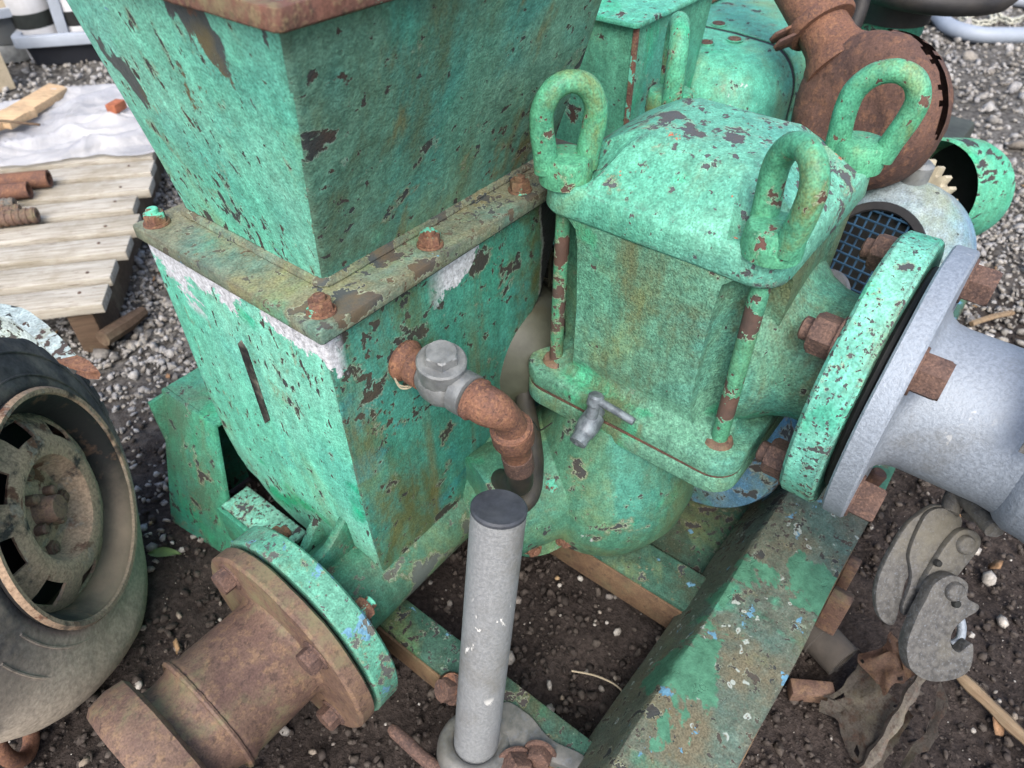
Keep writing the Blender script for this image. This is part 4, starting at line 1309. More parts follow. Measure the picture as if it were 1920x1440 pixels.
def hood():
    """engine cover: rounded section swept along X, with a seam between its two panels"""
    def sec(x, e):
        y0, y1, z0, z1 = 0.352 + e, 0.62 - e, 0.06, 0.508 - e
        pts = [(y0, z0), (y0, 0.25), (y0 + 0.004, 0.40)]
        for i in range(9):
            t = PI - i * PI / 16
            pts.append((y0 + 0.062 + 0.058 * math.cos(t), z1 - 0.070 + 0.066 * math.sin(t)))
        pts += [(0.47, z1), (0.55, z1)]
        for i in range(7):
            t = PI / 2 - i * PI / 12
            pts.append((y1 - 0.05 + 0.05 * math.cos(t), z1 - 0.05 + 0.05 * math.sin(t)))
        pts += [(y1, 0.25), (y1, z0)]
        return [Vector((x, y, z)) for y, z in pts]
    h = loft('engine_hood', [sec(0.985, 0.055), sec(0.992, 0.035), sec(1.005, 0.018), sec(1.025, 0.007), sec(1.05, 0.001), sec(1.10, 0.0), sec(1.1415, 0.0)], M_HOOD, PUMP, angle=50)
    loft('rear_cover', [sec(1.157, 0.001), sec(1.25, 0.001), sec(1.36, 0.003), sec(1.50, 0.006)], M_HOOD, h, angle=50)
    loft('seam', [sec(1.1412, 0.0022), sec(1.1572, 0.0022)], M_BLACK, h, angle=50)
    for x, y in ((1.115, 0.452), (1.075, 0.478), (1.17, 0.505)):
        lathe('screw', [(0, 0), (0, 0.010), (0.003, 0.0095), (0.0035, 0.0055), (0.002, 0.005), (0.002, 0)], (x, y, 0.5078), (0, 0, 1), M_RUST, h, 18)
        lathe('washer', [(0, 0.0125), (0.0015, 0.0125), (0.0015, 0.0102), (0, 0.0102)], (x, y, 0.5078), (0, 0, 1), M_HOOD, h, 20, closed=True)
    lathe('filler_ring', [(0, 0), (0, 0.045), (0.010, 0.043), (0.010, 0.034), (0.004, 0.03), (0.004, 0)], (1.42, 0.455, 0.507), (0, 0, 1), M_HOOD, h, 32)
    box('hinge_strip', 1.20, 1.50, 0.565, 0.585, 0.5085, 0.513, M_TAN, h, 0.001)
    box('battery_tray', 1.12, 1.5, 0.63, 0.80, 0.30, 0.50, M_DARK, h, 0.004)
    return h


hood()


def silencer():
    n = Vector((-0.93, 0.30, 0.20)).normalized()
    c = Vector((1.000, 0.228, 0.488))
    R = 0.099
    bm = bmesh.new()
    prof = [(0.012, 0.0), (0.012, 0.02), (0.010, 0.034), (0.012, 0.042), (0.012, 0.060), (0.010, 0.074), (0.004, 0.086), (-0.006, 0.0945), (-0.016, 0.0975), (-0.022, 0.0985), (-0.028, 0.0985), (-0.036, 0.0985), (-0.048, 0.0975), (-0.060, 0.093), (-0.070, 0.083), (-0.076, 0.06), (-0.077, 0.0)]
    rings = add_lathe(bm, prof, c, n, 96, jit=lambda s, t: 0.010 * mnoise.noise((math.cos(t) * 2, math.sin(t) * 2, s * 9)))
    d, a, b = frame_of(n)
    # rusted-through slots along the seam
    kill = []
    for f in bm.faces:
        ctr = f.calc_center_median() - c
        s, u, v = ctr.dot(d), ctr.dot(a), ctr.dot(b)
        ang = math.degrees(math.atan2(v, u))
        r = math.hypot(u, v)
        if r < 0.09:
            continue
        nz = mnoise.noise((ang * 0.055, 3.0, 0)) * 0.010 + mnoise.noise((ang * 0.21, 7.0, 0)) * 0.009
        wid = max(0.0, 0.0105 * math.cos(math.radians((ang - RIP) * 0.95))) + mnoise.noise((ang * 0.11, 1.0, 2)) * 0.006 if abs(ang - RIP) < 80 else -1
        if abs(s + 0.030 - nz) < wid:
            kill.append(f)
    bmesh.ops.delete(bm, geom=kill, context='FACES')
    for v in bm.verts:
        v.co += mnoise.noise_vector(v.co * 60) * 0.0014
    o = build('exhaust_silencer', bm, M_RUSTD, PUMP, angle=50)
    # inlet stub with a two-bolt clamp
    ud = -cR * 0.60 + cU * 0.80
    ud = (ud - n * ud.dot(n)).normalized()
    p0 = c - n * 0.034 + ud * 0.082
    lathe('inlet_pipe', [(-0.010, 0.052), (0.006, 0.047), (0.016, 0.039), (0.028, 0.035), (0.050, 0.0335), (0.085, 0.0345), (0.30, 0.040), (0.30, 0.034), (-0.010, 0.030)], p0, ud, M_RUSTO, o, 40, closed=True, angle=50)
    lathe('clamp_band', [(0.052, 0.0338), (0.052, 0.043), (0.056, 0.0455), (0.064, 0.0455), (0.068, 0.043), (0.068, 0.0348)], p0, ud, M_RUSTO, o, 40, closed=True, angle=50)
    e, f, g_ = frame_of(ud)
    side = (-cR * 0.9 - cU * 0.55)
    side = (side - ud * side.dot(ud)).normalized()
    q = p0 + ud * 0.060
    for w in (-0.006, 0.006):
        bm = bmesh.new()
        fr = side * 0.9 - g_ * 0.0
        add_prism(bm, [(0.034, -0.014), (0.064, -0.011), (0.070, 0.0), (0.064, 0.011), (0.034, 0.014)], q + ud * (w - 0.002), side, side.cross(ud), ud * 0.004)
        build('clamp_ear', bm, M_RUSTD, o, 0.001)
    return o


RIP = 0.0
d0_, a0_, b0_ = frame_of(Vector((-0.93, 0.30, 0.20)).normalized())
_tgt = cR * 0.95 + cU * 0.45
RIP = math.degrees(math.atan2(_tgt.dot(b0_), _tgt.dot(a0_)))
SIL = silencer()
lathe('hole_shade', [(0, 0), (0, 0.075), (0.03, 0.08), (0.03, 0)], Vector((1.000, 0.228, 0.488)) + Vector((0.93, -0.30, -0.20)).normalized() * 0.012, Vector((0.93, -0.30, -0.20)), M_DARK, SIL, 40)  # near-black filler, painted shade behind the rusted slots

# black rimmed hand dish on a green standpipe
sp = lathe('standpipe', [(0, 0), (0, 0.052), (0.38, 0.052), (0.395, 0.056), (0.41, 0.056), (0.41, 0)], (1.44, 0.318, 0.08), (0, 0, 1), M_BRKT, PUMP, 36)
lathe('collar', [(0, 0), (0, 0.060), (0.035, 0.062), (0.036, 0)], (1.44, 0.318, 0.4905), (0, 0, 1), M_BLACK, sp, 36)
lathe('dish', [(0, 0), (0, 0.095), (0.006, 0.117), (0.018, 0.126), (0.030, 0.124), (0.038, 0.112), (0.032, 0.10), (0.02, 0.0)], (1.43, 0.270, 0.529), (0.0, 0.0, 1), M_BLACK, sp, 56, angle=50)
tube('cable', catmull([(1.30, 0.35, 0.62), (1.28, 0.33, 0.55), (1.25, 0.33, 0.48), (1.22, 0.34, 0.40)], 6), 0.012, M_BLACK, PUMP, 12)

# flywheel guard, starter ring, blower housing, grille
GN = Vector((-0.88, 0.40, 0.22)).normalized()
gd = lathe('flywheel_guard', [(0.02, 0.070), (0.018, 0.074), (-0.055, 0.075), (-0.075, 0.070), (-0.078, 0.060), (-0.076, 0.058), (-0.070, 0.066), (-0.052, 0.071)], (1.155, 0.118, 0.352), GN, M_GUARD, PUMP, 56, closed=True, angle=40)
lathe('guard_shade', [(-0.06, 0), (-0.06, 0.0705), (-0.058, 0.0705), (-0.058, 0)], (1.155, 0.118, 0.352), GN, M_DARK, gd, 40)  # added near-black disc, stands for the shade inside the open guard


def ring_gear():
    d, a, b = frame_of(GN)
    c = Vector((1.085, 0.140, 0.345))
    bm = bmesh.new()
    N = 28
    out, inn = [], []
    for k in range(N * 4):
        t = 2 * PI * k / (N * 4)
        r = 0.076 if k % 4 in (1, 2) else 0.066
        out.append((r * math.cos(t), r * math.sin(t)))
    add_prism(bm, out, c, a, b, d * 0.016)
    return build('ring_gear', bm, M_CREAM, PUMP, 0.001)


ring_gear()
HN = Vector((-0.90, 0.14, 0.42)).normalized()
HC = Vector((0.955, 0.140, 0.335))
hs = lathe('blower_housing', [(0.0, 0.064), (0.004, 0.066), (-0.012, 0.088), (-0.030, 0.102), (-0.040, 0.106), (-0.085, 0.106), (-0.085, 0.02), (-0.02, 0.02), (-0.02, 0.062)], HC, HN, M_BELL, PUMP, 72, closed=True, angle=24)
gr = lathe('grille_ring', [(0.0045, 0.056), (0.0075, 0.058), (0.0075, 0.067), (0.0045, 0.068)], HC, HN, M_BLACK, hs, 48, closed=True)
bm = bmesh.new()
hd_, ha_, hb_ = frame_of(HN)
for k in range(-4, 5):
    h = k * 0.0128
    L = math.sqrt(max(0, 0.058 ** 2 - h * h))
    for (u, v, off) in ((ha_, hb_, 0.0), (hb_, ha_, 0.0016)):
        p = HC + HN * (0.002 + off)
        add_tube(bm, [p + u * h - v * L, p + u * h + v * L], 0.0014, 5)
build('grille', bm, M_GRILLE, hs)
lathe('grille_shade', [(0, 0), (0, 0.061), (0.001, 0.061), (0.001, 0)], HC + HN * -0.012, HN, M_DARK, hs, 40)  # dark disc added so the space behind the bars looks shaded
lathe('hub_disc', [(0, 0.006), (0, 0.028), (0.012, 0.028), (0.012, 0.006)], (0.862, 0.160, 0.318), HN, plain('grey hub', (0.12, 0.13, 0.14), 0.6, 0.3), hs, 32, closed=True)
lathe('oil_filter', [(0, 0), (0, 0.016), (0.04, 0.018), (0.045, 0.012), (0.045, 0)], (1.03, 0.135, 0.395), (0, 0, 1), M_VALVE, PUMP, 24)
tp = tube('tap', [(0.985, 0.055, 0.330), (0.985, 0.038, 0.328), (0.985, 0.02, 0.326)], 0.006, M_RUST, PUMP, 10)
put('tap_key', B_NUT, M_RUST, tp, (0.985, 0.025, 0.330), (0, 0, 1))
# engine block mass below, in the dark
box('engine_block', 1.06, 1.45, 0.13, 0.345, 0.02, 0.36, plain('oily engine block', (0.045, 0.05, 0.042), 0.6, 0.4, 20, 0.002, dirt=0.5, dirt_c=(0.05, 0.09, 0.06)), PUMP, 0.012)
tube('fuel_pipe', catmull([(1.0, 0.09, 0.20), (1.02, 0.06, 0.16), (1.0, 0.05, 0.10), (0.95, 0.06, 0.07)], 6), 0.008, M_RUSTO, PUMP, 10)

# ------------------------------------------------------------------ trailer wheel at the left
TR = tag(empty('trailer', (0.05, 0.76, GZ)), 'corner of a trailer with a muddy wheel under a rusty mudguard', 'trailer')
WN = Vector((math.cos(math.radians(-43)) * math.cos(math.radians(8)), math.sin(math.radians(-43)) * math.cos(math.radians(8)), math.sin(math.radians(8))))
WCN = Vector((0.093, 0.716, 0.207))           # centre of the rim's outer face


def wheel():
    d, a, b = frame_of(WN)
    T = [(-0.004, 0.130), (0.001, 0.135), (0.000, 0.146), (-0.006, 0.166), (-0.014, 0.186), (-0.024, 0.205), (-0.035, 0.219), (-0.046, 0.227), (-0.058, 0.2315), (-0.080, 0.2335), (-0.102, 0.2315), (-0.120, 0.224), (-0.135, 0.200), (-0.137, 0.180), (-0.128, 0.150), (-0.118, 0.130)]

    def jit(s, t):
        return 0.0
    bm = bmesh.new()
    add_lathe(bm, T, WCN, WN, 96, closed=True)
    # slightly flat where it stands, bulging at the foot
    for v in bm.verts:
        q = v.co - WCN
        s = q.dot(d)
        r = (q - d * s).length
        k = min(1.0, max(0.0, (WCN.z - 0.07 - v.co.z) / 0.10)) * min(1.0, max(0.0, 0.75 - q.dot(hd) / 0.16))
        if s > -0.07:
            v.co += d * (k * 0.022 * math.exp(-((r - 0.200) / 0.032) ** 2))
        if v.co.z < 0.02:
            k = 0.02 - v.co.z
            s = (v.co - WCN).dot(d)
            v.co += d * k * (0.25 if s > -0.08 else -0.25)
        if v.co.z < GZ - 0.004:
            v.co.z = GZ - 0.004
    w = empty('wheel', WCN)
    w.parent = TR
    w.location = WCN - WC[TR]
    ty = build('tyre', bm, M_TYRE, w, angle=55)
    wobble(ty, 0.0015, 12)
    for rr, s in ((0.207, -0.0252), (0.180, -0.0112), (0.152, -0.0014)):
        tube('sidewall_rib', [WCN + d * s + (a * math.cos(t) + b * math.sin(t)) * rr for t in np.linspace(0.35, 2 * PI - 0.9 if rr > 0.2 else 2 * PI, 90, endpoint=False) if (WCN + (b * math.sin(t)) * rr).z > 0.045], 0.0016, M_TYRE, w, 6)
    # rim: lip, well, disc
    rim = lathe('rim', [(0.004, 0.1225), (0.010, 0.128), (0.011, 0.1335), (0.006, 0.1355), (-0.004, 0.1335), (-0.006, 0.127), (-0.010, 0.119), (-0.040, 0.113), (-0.075, 0.109), (-0.075, 0.105), (-0.040, 0.109), (-0.012, 0.114)], WCN, WN, M_BARREL, w, 80, closed=True, angle=50)
    lathe('rim_lip', [(0.0095, 0.1270), (0.0125, 0.1285), (0.0130, 0.1335), (0.0085, 0.1365), (0.0062, 0.1360), (0.0112, 0.1336)], WCN, WN, M_RIMW, w, 80, closed=True, angle=50)
    wobble(rim, 0.0012, 20)
    # disc with ten oval windows: built as ring of quads with holes
    prof = [(-0.026, 0.1120), (-0.020, 0.1045), (-0.013, 0.096), (-0.006, 0.083), (-0.002, 0.072), (-0.004, 0.063), (-0.018, 0.057), (-0.030, 0.052), (-0.032, 0.040), (-0.028, 0.033), (-0.027, 0.022), (-0.027, 0.0)]
    bm = bmesh.new()
    seg = 80
    add_lathe(bm, prof, WCN, WN, seg)
    kill = []
    for f in bm.faces:
        c = f.calc_center_median() - WCN
        u, v = c.dot(a), c.dot(b)
        r = math.hypot(u, v)
        t = (math.atan2(v, u) / (2 * PI) * 8 + 0.3) % 1.0
        if 0.083 < r < 0.1045 and t > 0.46:
            kill.append(f)
    bmesh.ops.delete(bm, geom=kill, context='FACES')
    th = bmesh.ops.solidify(bm, geom=bm.faces[:], thickness=0.0035)
    ds = build('wheel_disc', bm, M_RIMW, w, angle=50)
    wobble(ds, 0.001, 25)
    lathe('drum_dark_disc', [(-0.046, 0), (-0.046, 0.085), (-0.050, 0.1065), (-0.075, 0.1065), (-0.075, 0)], WCN, WN, M_DARK, w, 40)  # drum widened into a near-black disc, painted shade for the windows
    hub = lathe('hub_cap', [(-0.029, 0), (-0.029, 0.021), (-0.022, 0.019), (-0.018, 0.0155), (-0.004, 0.0150), (-0.002, 0.0135), (-0.0015, 0.0)], WCN, WN, M_RUSTP, w, 28, angle=50)
    for k in range(4):
        t = k * PI / 2 + 0.55
        put('wheel_nut', B_WHEEL, M_RUSTP, w, WCN + d * -0.0325 + (a * math.cos(t) + b * math.sin(t)) * 0.0455, d, k)
    for k in range(4):
        t = k * PI / 2 - 0.2
        lathe('hub_lobe', [(-0.029, 0), (-0.029, 0.0065), (-0.014, 0.0060), (-0.012, 0.004), (-0.012, 0)], WCN + (a * math.cos(t) + b * math.sin(t)) * 0.0245, WN, M_RUSTP, w, 14)
    # tread blocks round the crown
    bm = bmesh.new()
    for k in range(54):
        t = 2 * PI * k / 54
        e = a * math.cos(t) + b * math.sin(t)
        f = -a * math.sin(t) + b * math.cos(t)
        c = WCN + d * -0.080 + e * 0.2325
        if c.z < 0.13:
            continue
        for s in (-0.034, -0.012, 0.012, 0.034):
            p = c + d * s + e * (-0.0012 if abs(s) > 0.02 else 0.0004)
            m4 = Matrix((d, f, e)).transposed().to_4x4()
            m4.translation = p
            add_box(bm, -0.009, 0.009, -0.0105, 0.0105, -0.004, 0.0035, m4)
    tr = build('tread', bm, M_TYRE, w)
    tr['kind'] = 'stuff'
    return w


def hub_e(w):
    return w


wheel()


def mudguard():
    """bent sheet arched over the tyre, its free corner curled and rusty"""
    d, a, b = frame_of(WN)
    ax = Vector((WN.x, WN.y, 0)).normalized()
    f = Vector((-ax.y, ax.x, 0))              # along travel
    if f.dot(hd) > 0:
        f = -f                                # towards the camera
    secs = []
    path = [(-0.03, 0.80, 0.462, 0.030), (0.06, 0.775, 0.462, 0.032), (0.125, 0.745, 0.457, 0.032), (0.152, 0.712, 0.452, 0.030), (0.156, 0.680, 0.450, 0.028), (0.154, 0.640, 0.449, 0.024), (0.151, 0.605, 0.448, 0.019)]
    pts = catmull([Vector(q[:3]) for q in path], 6)
    for i_, p in enumerate(pts):
        h_ = path[min(len(path) - 1, i_ // 6)][3]
        n_ = (p - Vector((0.02, 0.68, p.z))).normalized()
        dn_ = Vector((0, 0, -1)) - n_ * 0.25
        secs.append([p - n_ * 0.016, p - n_ * 0.004, p, p + dn_ * h_ * 0.5 + n_ * 0.003, p + dn_ * h_, p + dn_ * h_ - n_ * 0.003, p + dn_ * h_ * 0.5 - n_ * 0.001, p - n_ * 0.006 + Vector((0, 0, -0.004)), p - n_ * 0.016 + Vector((0, 0, -0.004))])
    m = loft('mudguard', secs, M_MUD, TR, angle=50)
    wobble(m, 0.0015, 14)
    o = secs[-1]
    mid_ = sum(o, Vector()) / len(o)
    tip_ = Vector((0.149, 0.572, 0.445))
    e = [[p + (tip_ - mid_) * 0.01 for p in o], [p + (tip_ - mid_) * 0.5 for p in o], [mid_ + (p - mid_) * 0.5 + (tip_ - mid_) for p in o]]
    c = loft('rusty_corner', e, M_RUSTO, m, angle=60)
    return m


mudguard()
tl = tube('drawbar_eye', [(-0.075 + 0.035 * math.cos(t) * 0.5, 0.655 + 0.035 * math.cos(t) * 0.6, 0.02 + 0.045 * math.sin(t)) for t in np.linspace(0, 2 * PI, 24, endpoint=False)], 0.009, M_RUSTO, TR, 10, closed=True)
# axle stub holding the wheel to the trailer
lathe('axle', [(-0.4, 0), (-0.4, 0.03), (-0.07, 0.03), (-0.07, 0)], WCN, WN, M_DARK, TR, 20)

# ------------------------------------------------------------------ pallet
PU = Vector((0.77, -0.64, 0)).normalized()     # along the boards
PV = Vector((-PU.y, PU.x, 0)) * -1             # towards the camera
PV = Vector((-0.64, -0.77, 0)).normalized()
PO = Vector((0.775, 1.70, 0))                  # right end of the second board
PAL = tag(empty('pallet', (0.45, 1.75, GZ)), 'bleached wooden pallet lying on the gravel behind the wheel', 'pallet')
ZT = 0.082


def board(o, L, wdt, z0, z1, mat, name, parent, skew=0.0):
    bm = bmesh.new()
    u = (PU + PV * skew).normalized()
    n = 14
    secs = []
    for i in range(n + 1):
        s = -L * i / n
        w0 = 0.0015 * mnoise.noise((o.x * 9 + i * 0.5, o.y * 9, 0))
        w1 = 0.0015 * mnoise.noise((o.x * 9 + i * 0.5, o.y * 9, 5))
        p = o + u * s
        zz = 0.002 * mnoise.noise((i * 0.3, o.x * 5, 2))
        secs.append([p + PV * w0 + Vector((0, 0, z0)), p + PV * (wdt + w1) + Vector((0, 0, z0)), p + PV * (wdt + w1) + Vector((0, 0, z1 + zz)), p + PV * w0 + Vector((0, 0, z1 + zz))])
    add_loft(bm, secs)
    return build(name, bm, mat, parent, 0.002, angle=40)


pitch = 0.0885
for k in range(-5, 7):
    e = 0.012 * math.sin(k * 2.3) - (0.02 if k == 6 else 0)
    board(PO + PV * (pitch * k) + PU * e, 1.05, 0.066 + 0.005 * math.sin(k * 3.1), ZT - 0.020, ZT, M_WOOD, 'board', PAL, 0.01 * math.sin(k * 1.7))
NAIL = bolt_mesh('nail_head', 0.0035, 0.0012)
for k in range(0, 7):
    for sx in (0.055, 0.52):
        put('nail', NAIL, M_RUST, PAL, PO + PV * (pitch * k + 0.022 + 0.02 * (k % 2)) - PU * sx + Vector((0, 0, ZT + 0.0005)), (0, 0, 1), k)
for s in (0.035, 0.50, 0.97):
    bm = bmesh.new()
    o = PO - PU * s + PV * (-5.1 * pitch)
    L = 11.75 * pitch
    secs = [[o + PV * t + PU * 0.0 + Vector((0, 0, GZ + 0.0)), o + PV * t - PU * 0.045 + Vector((0, 0, GZ)), o + PV * t - PU * 0.045 + Vector((0, 0, ZT - 0.0215)), o + PV * t + Vector((0, 0, ZT - 0.0215))] for t in np.linspace(0, L, 12)]
    add_loft(bm, secs)
    build('runner', bm, M_WOODD, PAL, 0.003)
o = PO + PV * 6.85 * pitch + PU * -0.03
tube('loose_batten', [o + Vector((0, 0, 0.012)), o + PU * 0.03 - PV * 0.05 + Vector((0, 0, 0.004)), o + PU * 0.05 - PV * 0.10 + Vector((0, 0, -0.006))], lambda i: 0.016 - 0.004 * (i == 2), M_WOODD, PAL, 8)

# steel pipes lying on the pallet
def pal(u, v, z):
    return PO + PU * u + PV * v + Vector((0, 0, z))


PIPES = (('steel_pipe', 0.205, 0.095, 0.019, 0, 'long rusty orange pipe, farthest of those on the pallet'),
         ('steel_pipe', 0.235, 0.142, 0.018, 0, 'rusty orange pipe with dark open end, second from the plastic sheet'),
         ('threaded_bar', 0.255, 0.188, 0.0125, 1, 'thin grey ribbed bar beside the two rusty pipes'),
         ('threaded_bar', 0.235, 0.222, 0.0125, 1, 'short rust-brown ribbed bar between grey bar and thick ribbed bar'),
         ('threaded_bar', 0.190, 0.262, 0.017, 1, 'thick rusty ribbed bar, nearest the camera on the pallet'))
M_BARG = rusty('grey rusty bar', ((0.12, 0.12, 0.11), (0.18, 0.16, 0.13), (0.20, 0.11, 0.06)), 30, seed=8.0)
for i, (nm, u, v, r, rib, lab) in enumerate(PIPES):
    end = pal(-u, v, ZT + r + 0.001)
    away = (-PU + PV * (0.05 * math.sin(i * 2.1))).normalized()
    L = 0.8
    if rib:
        prof = [(0, 0.0035), (0, r * 0.9)]
        n = 60
        for k in range(n):
            s = L * k / n
            prof += [(s + 0.002, r * 0.88), (s + 0.004, r), (s + 0.009, r), (s + 0.011, r * 0.88)]
        prof += [(L, 0.0035)]
        prof = [(0.006, 0.0)] + [(0.006, r * 0.35)] + prof[0:0] + [(0, r * 0.4)] + prof[1:-1] + [(L, 0)]
        p = lathe(nm, prof, end, away, M_BARG if i == 2 else M_RUSTP, None, 16, angle=30)
    else:
        p = lathe(nm, [(0, r * 0.72), (0, r), (L, r), (L, r * 0.72)], end, away, M_RUSTO, None, 28, closed=True, angle=30)
    tag(p, lab, 'pipe' if not rib else 'bar', 'pipes on the pallet')
lathe_end = lathe('pipe_stub', [(0, 0.012), (0, 0.017), (0.3, 0.017), (0.3, 0.012)], pal(-0.345, 0.335, ZT + 0.018), -PU, M_RUSTP, None, 20, closed=True)
tag(lathe_end, 'end of a rusty pipe at the picture edge below the ribbed bars', 'pipe', 'pipes on the pallet')


def plastic_sheet():
    g = G('milky plastic film')
    n = g.noise(7, 8, 0.6)
    g.out(g.mix(g.rng(n, 0.35, 0.65), (0.40, 0.42, 0.47), (0.62, 0.63, 0.66)), 0.28, 0, g.bump(g.noise(16, 6, 0.6, None, 1.2), 0.008), 0.5)
    g.b.inputs['Transmission Weight'].default_value = 0.1
    g.b.inputs['Alpha'].default_value = 0.62
    N, Mm = 90, 80
    V, F_ = [], []
    for j in range(Mm + 1):
        for i in range(N + 1):
            u = i / N
            v = j / Mm
            uu = 0.06 - 1.0 * u + 0.03 * mnoise.noise((v * 6, 1, 0)) * (1 - u)
            vv = -0.02 - 0.42 * (1 - v) + 0.035 * mnoise.noise((u * 7, 4, 0)) + 0.012 * mnoise.noise((u * 25, 4, 0))
            p = Vector((u * 2.2 + v * 0.8, v * 3.4 - u * 1.2, 0))
            r1 = 1 - abs(mnoise.noise(p * 1.1 + Vector((3, 1, 0)))) * 2
            r2 = 1 - abs(mnoise.noise(p * 2.7 + Vector((0, 7, 1)))) * 2
            r3 = 1 - abs(mnoise.noise(p * 6.1)) * 2
            e = min(1, u / 0.08, (1 - v) / 0.05, v / 0.10) if True else 1
            e = max(0, min(1, min(u / 0.06, v / 0.05, (1 - v) / 0.05)))
            h = 0.010 + e * (0.034 * max(0, r1) ** 3 + 0.013 * max(0, r2) ** 3 + 0.004 * max(0, r3) ** 3)
            V.append(tuple(pal(uu, vv, ZT + h)))
    for j in range(Mm):
        for i in range(N):
            a = j * (N + 1) + i
            F_.append((a, a + 1, a + N + 2, a + N + 1))
    me = bpy.data.meshes.new('plastic_sheet')
    me.from_pydata(V, [], F_)
    me.shade_smooth()
    return tag(link('plastic_sheet', me, g.m), 'crumpled milky plastic sheet spread over the far half of the pallet', 'sheet')


plastic_sheet()
for i, (u, v, a, L, lab) in enumerate(((-0.33, -0.30, 0.5, 0.24, 'pale wood offcut poking out of the plastic, farther one'), (-0.40, -0.19, 0.15, 0.22, 'pale wood offcut on the plastic, nearer the pipes'))):
    c = pal(u, v, ZT + 0.044)
    m4 = Matrix.Translation(c) @ Matrix.Rotation(a, 4, 'Z') @ Matrix.Rotation(0.12, 4, 'X')
    tag(box('wood_offcut', -L / 2, L / 2, -0.028, 0.028, -0.010, 0.010, M_WOODP, None, 0.002, m4), lab, 'wood')
tag(box('brick_scrap', -0.022, 0.022, -0.014, 0.014, -0.01, 0.012, plain('brick red', (0.30, 0.10, 0.05), 0.85, 0.3, 60), None, 0.003, Matrix.Translation(pal(-0.10, -0.20, ZT + 0.060)) @ Matrix.Rotation(0.4, 4, 'Z')), 'small brick-red scrap lying on the plastic sheet', 'brick')
tag(tube('wire_offcut', [pal(-0.42, -0.16, ZT + 0.075), pal(-0.33, -0.135, ZT + 0.068), pal(-0.26, -0.12, ZT + 0.06)], 0.0032, M_WOODD, None, 6), 'thin dark stick lying across the plastic sheet', 'stick')

# ------------------------------------------------------------------ things at the back left
tag(box('plywood_sheet', -0.30, 0.30, -0.009, 0.009, 0.0, 0.40, mat_wood('plywood', (0.62, 0.53, 0.38), (0.56, 0.47, 0.33), (0.45, 0.36, 0.25)), None, 0.001,
        Matrix.Translation((0.605, 2.81, GZ)) @ Matrix.Rotation(math.radians(-4), 4, 'Z')), 'pale plywood panel leaning at the left edge', 'plywood')


def open_bin(name, c, a, w0, d0, w1, d1, h, mat, rim_mat, lab, cat):
    def sec(w, d, z, r=0.03):
        m4 = Matrix.Translation(c) @ Matrix.Rotation(a, 4, 'Z')
        return [m4 @ p for p in rrect(-w, w, -d, d, r, z, 3, 5)]
    o = loft(name, [sec(w0, d0, 0), sec(w1, d1, h), sec(w1 - 0.006, d1 - 0.006, h), sec(w0 - 0.006, d0 - 0.006, 0.006)], mat, None, closed=False, angle=40)
    loft('rim', [sec(w1 + 0.002, d1 + 0.002, h - 0.035), sec(w1 + 0.018, d1 + 0.018, h - 0.032), sec(w1 + 0.018, d1 + 0.018, h + 0.004), sec(w1 - 0.008, d1 - 0.008, h + 0.004), sec(w1 - 0.008, d1 - 0.008, h - 0.01)], rim_mat, o, closed=True, bevel=0.003, angle=40)
    return tag(o, lab, cat)


M_BINK = plain('black crate plastic', (0.016, 0.018, 0.024), 0.5, 0.3, 8)
M_BING = plain('grey tub plastic', (0.11, 0.12, 0.125), 0.45, 0.2, 8, dirt=0.3)
M_LIP = plain('pale grey lip', (0.33, 0.37, 0.43), 0.45, 0.12, 10)
ct = open_bin('plastic_crate', Vector((1.20, 2.93, GZ)), math.radians(-38), 0.13, 0.09, 0.145, 0.105, 0.10, M_BINK, M_LIP, 'black plastic crate with pale grey rim behind the pallet', 'crate')
for i, (x, y, r, lab) in enumerate(((1.13, 2.99, 0.066, 'thick white pipe standing in the black crate, left one'), (1.245, 2.90, 0.06, 'white pipe standing in the black crate beside the hopper edge'))):
    p = lathe('white_pipe', [(0, 0), (0, r * 1.03), (0.10, r * 1.03), (0.101, r), (1.3, r), (1.3, 0)], (x, y, GZ + 0.008), (-0.05, 0.03, 1), [M_WHITE], None, 32)
    tag(p, lab, 'pipe')
    lathe('sleeve', [(0.104, r * 1.005), (0.104, r * 1.035), (0.15, r * 1.035), (0.15, r * 1.005)], (x, y, GZ + 0.008), (-0.05, 0.03, 1), M_DARK, p, 32, closed=True)
tag(box('handle_strut', -0.018, 0.018, -0.005, 0.005, 0.006, 0.9, M_LIP, None, 0.002, Matrix.Translation((1.155, 2.895, GZ)) @ Matrix.Rotation(math.radians(-40), 4, 'Z') @ Matrix.Rotation(0.06, 4, 'Y')), 'flat pale grey strut rising in front of the white pipes', 'strut')


def round_tub(name, c, r0, r1, h, mat, rim, lab):
    o = lathe(name, [(0, 0), (0, r0), (h, r1), (h, r1 - 0.006), (0.008, r0 - 0.006), (0.008, 0)], c, (0, 0, 1), mat, None, 48, angle=40)
    lathe('rim', [(h - 0.02, r1), (h - 0.02, r1 + 0.014), (h + 0.006, r1 + 0.014), (h + 0.006, r1 - 0.008), (h - 0.004, r1 - 0.008)], c, (0, 0, 1), rim, o, 48, closed=True)
    return tag(o, lab, 'tub')


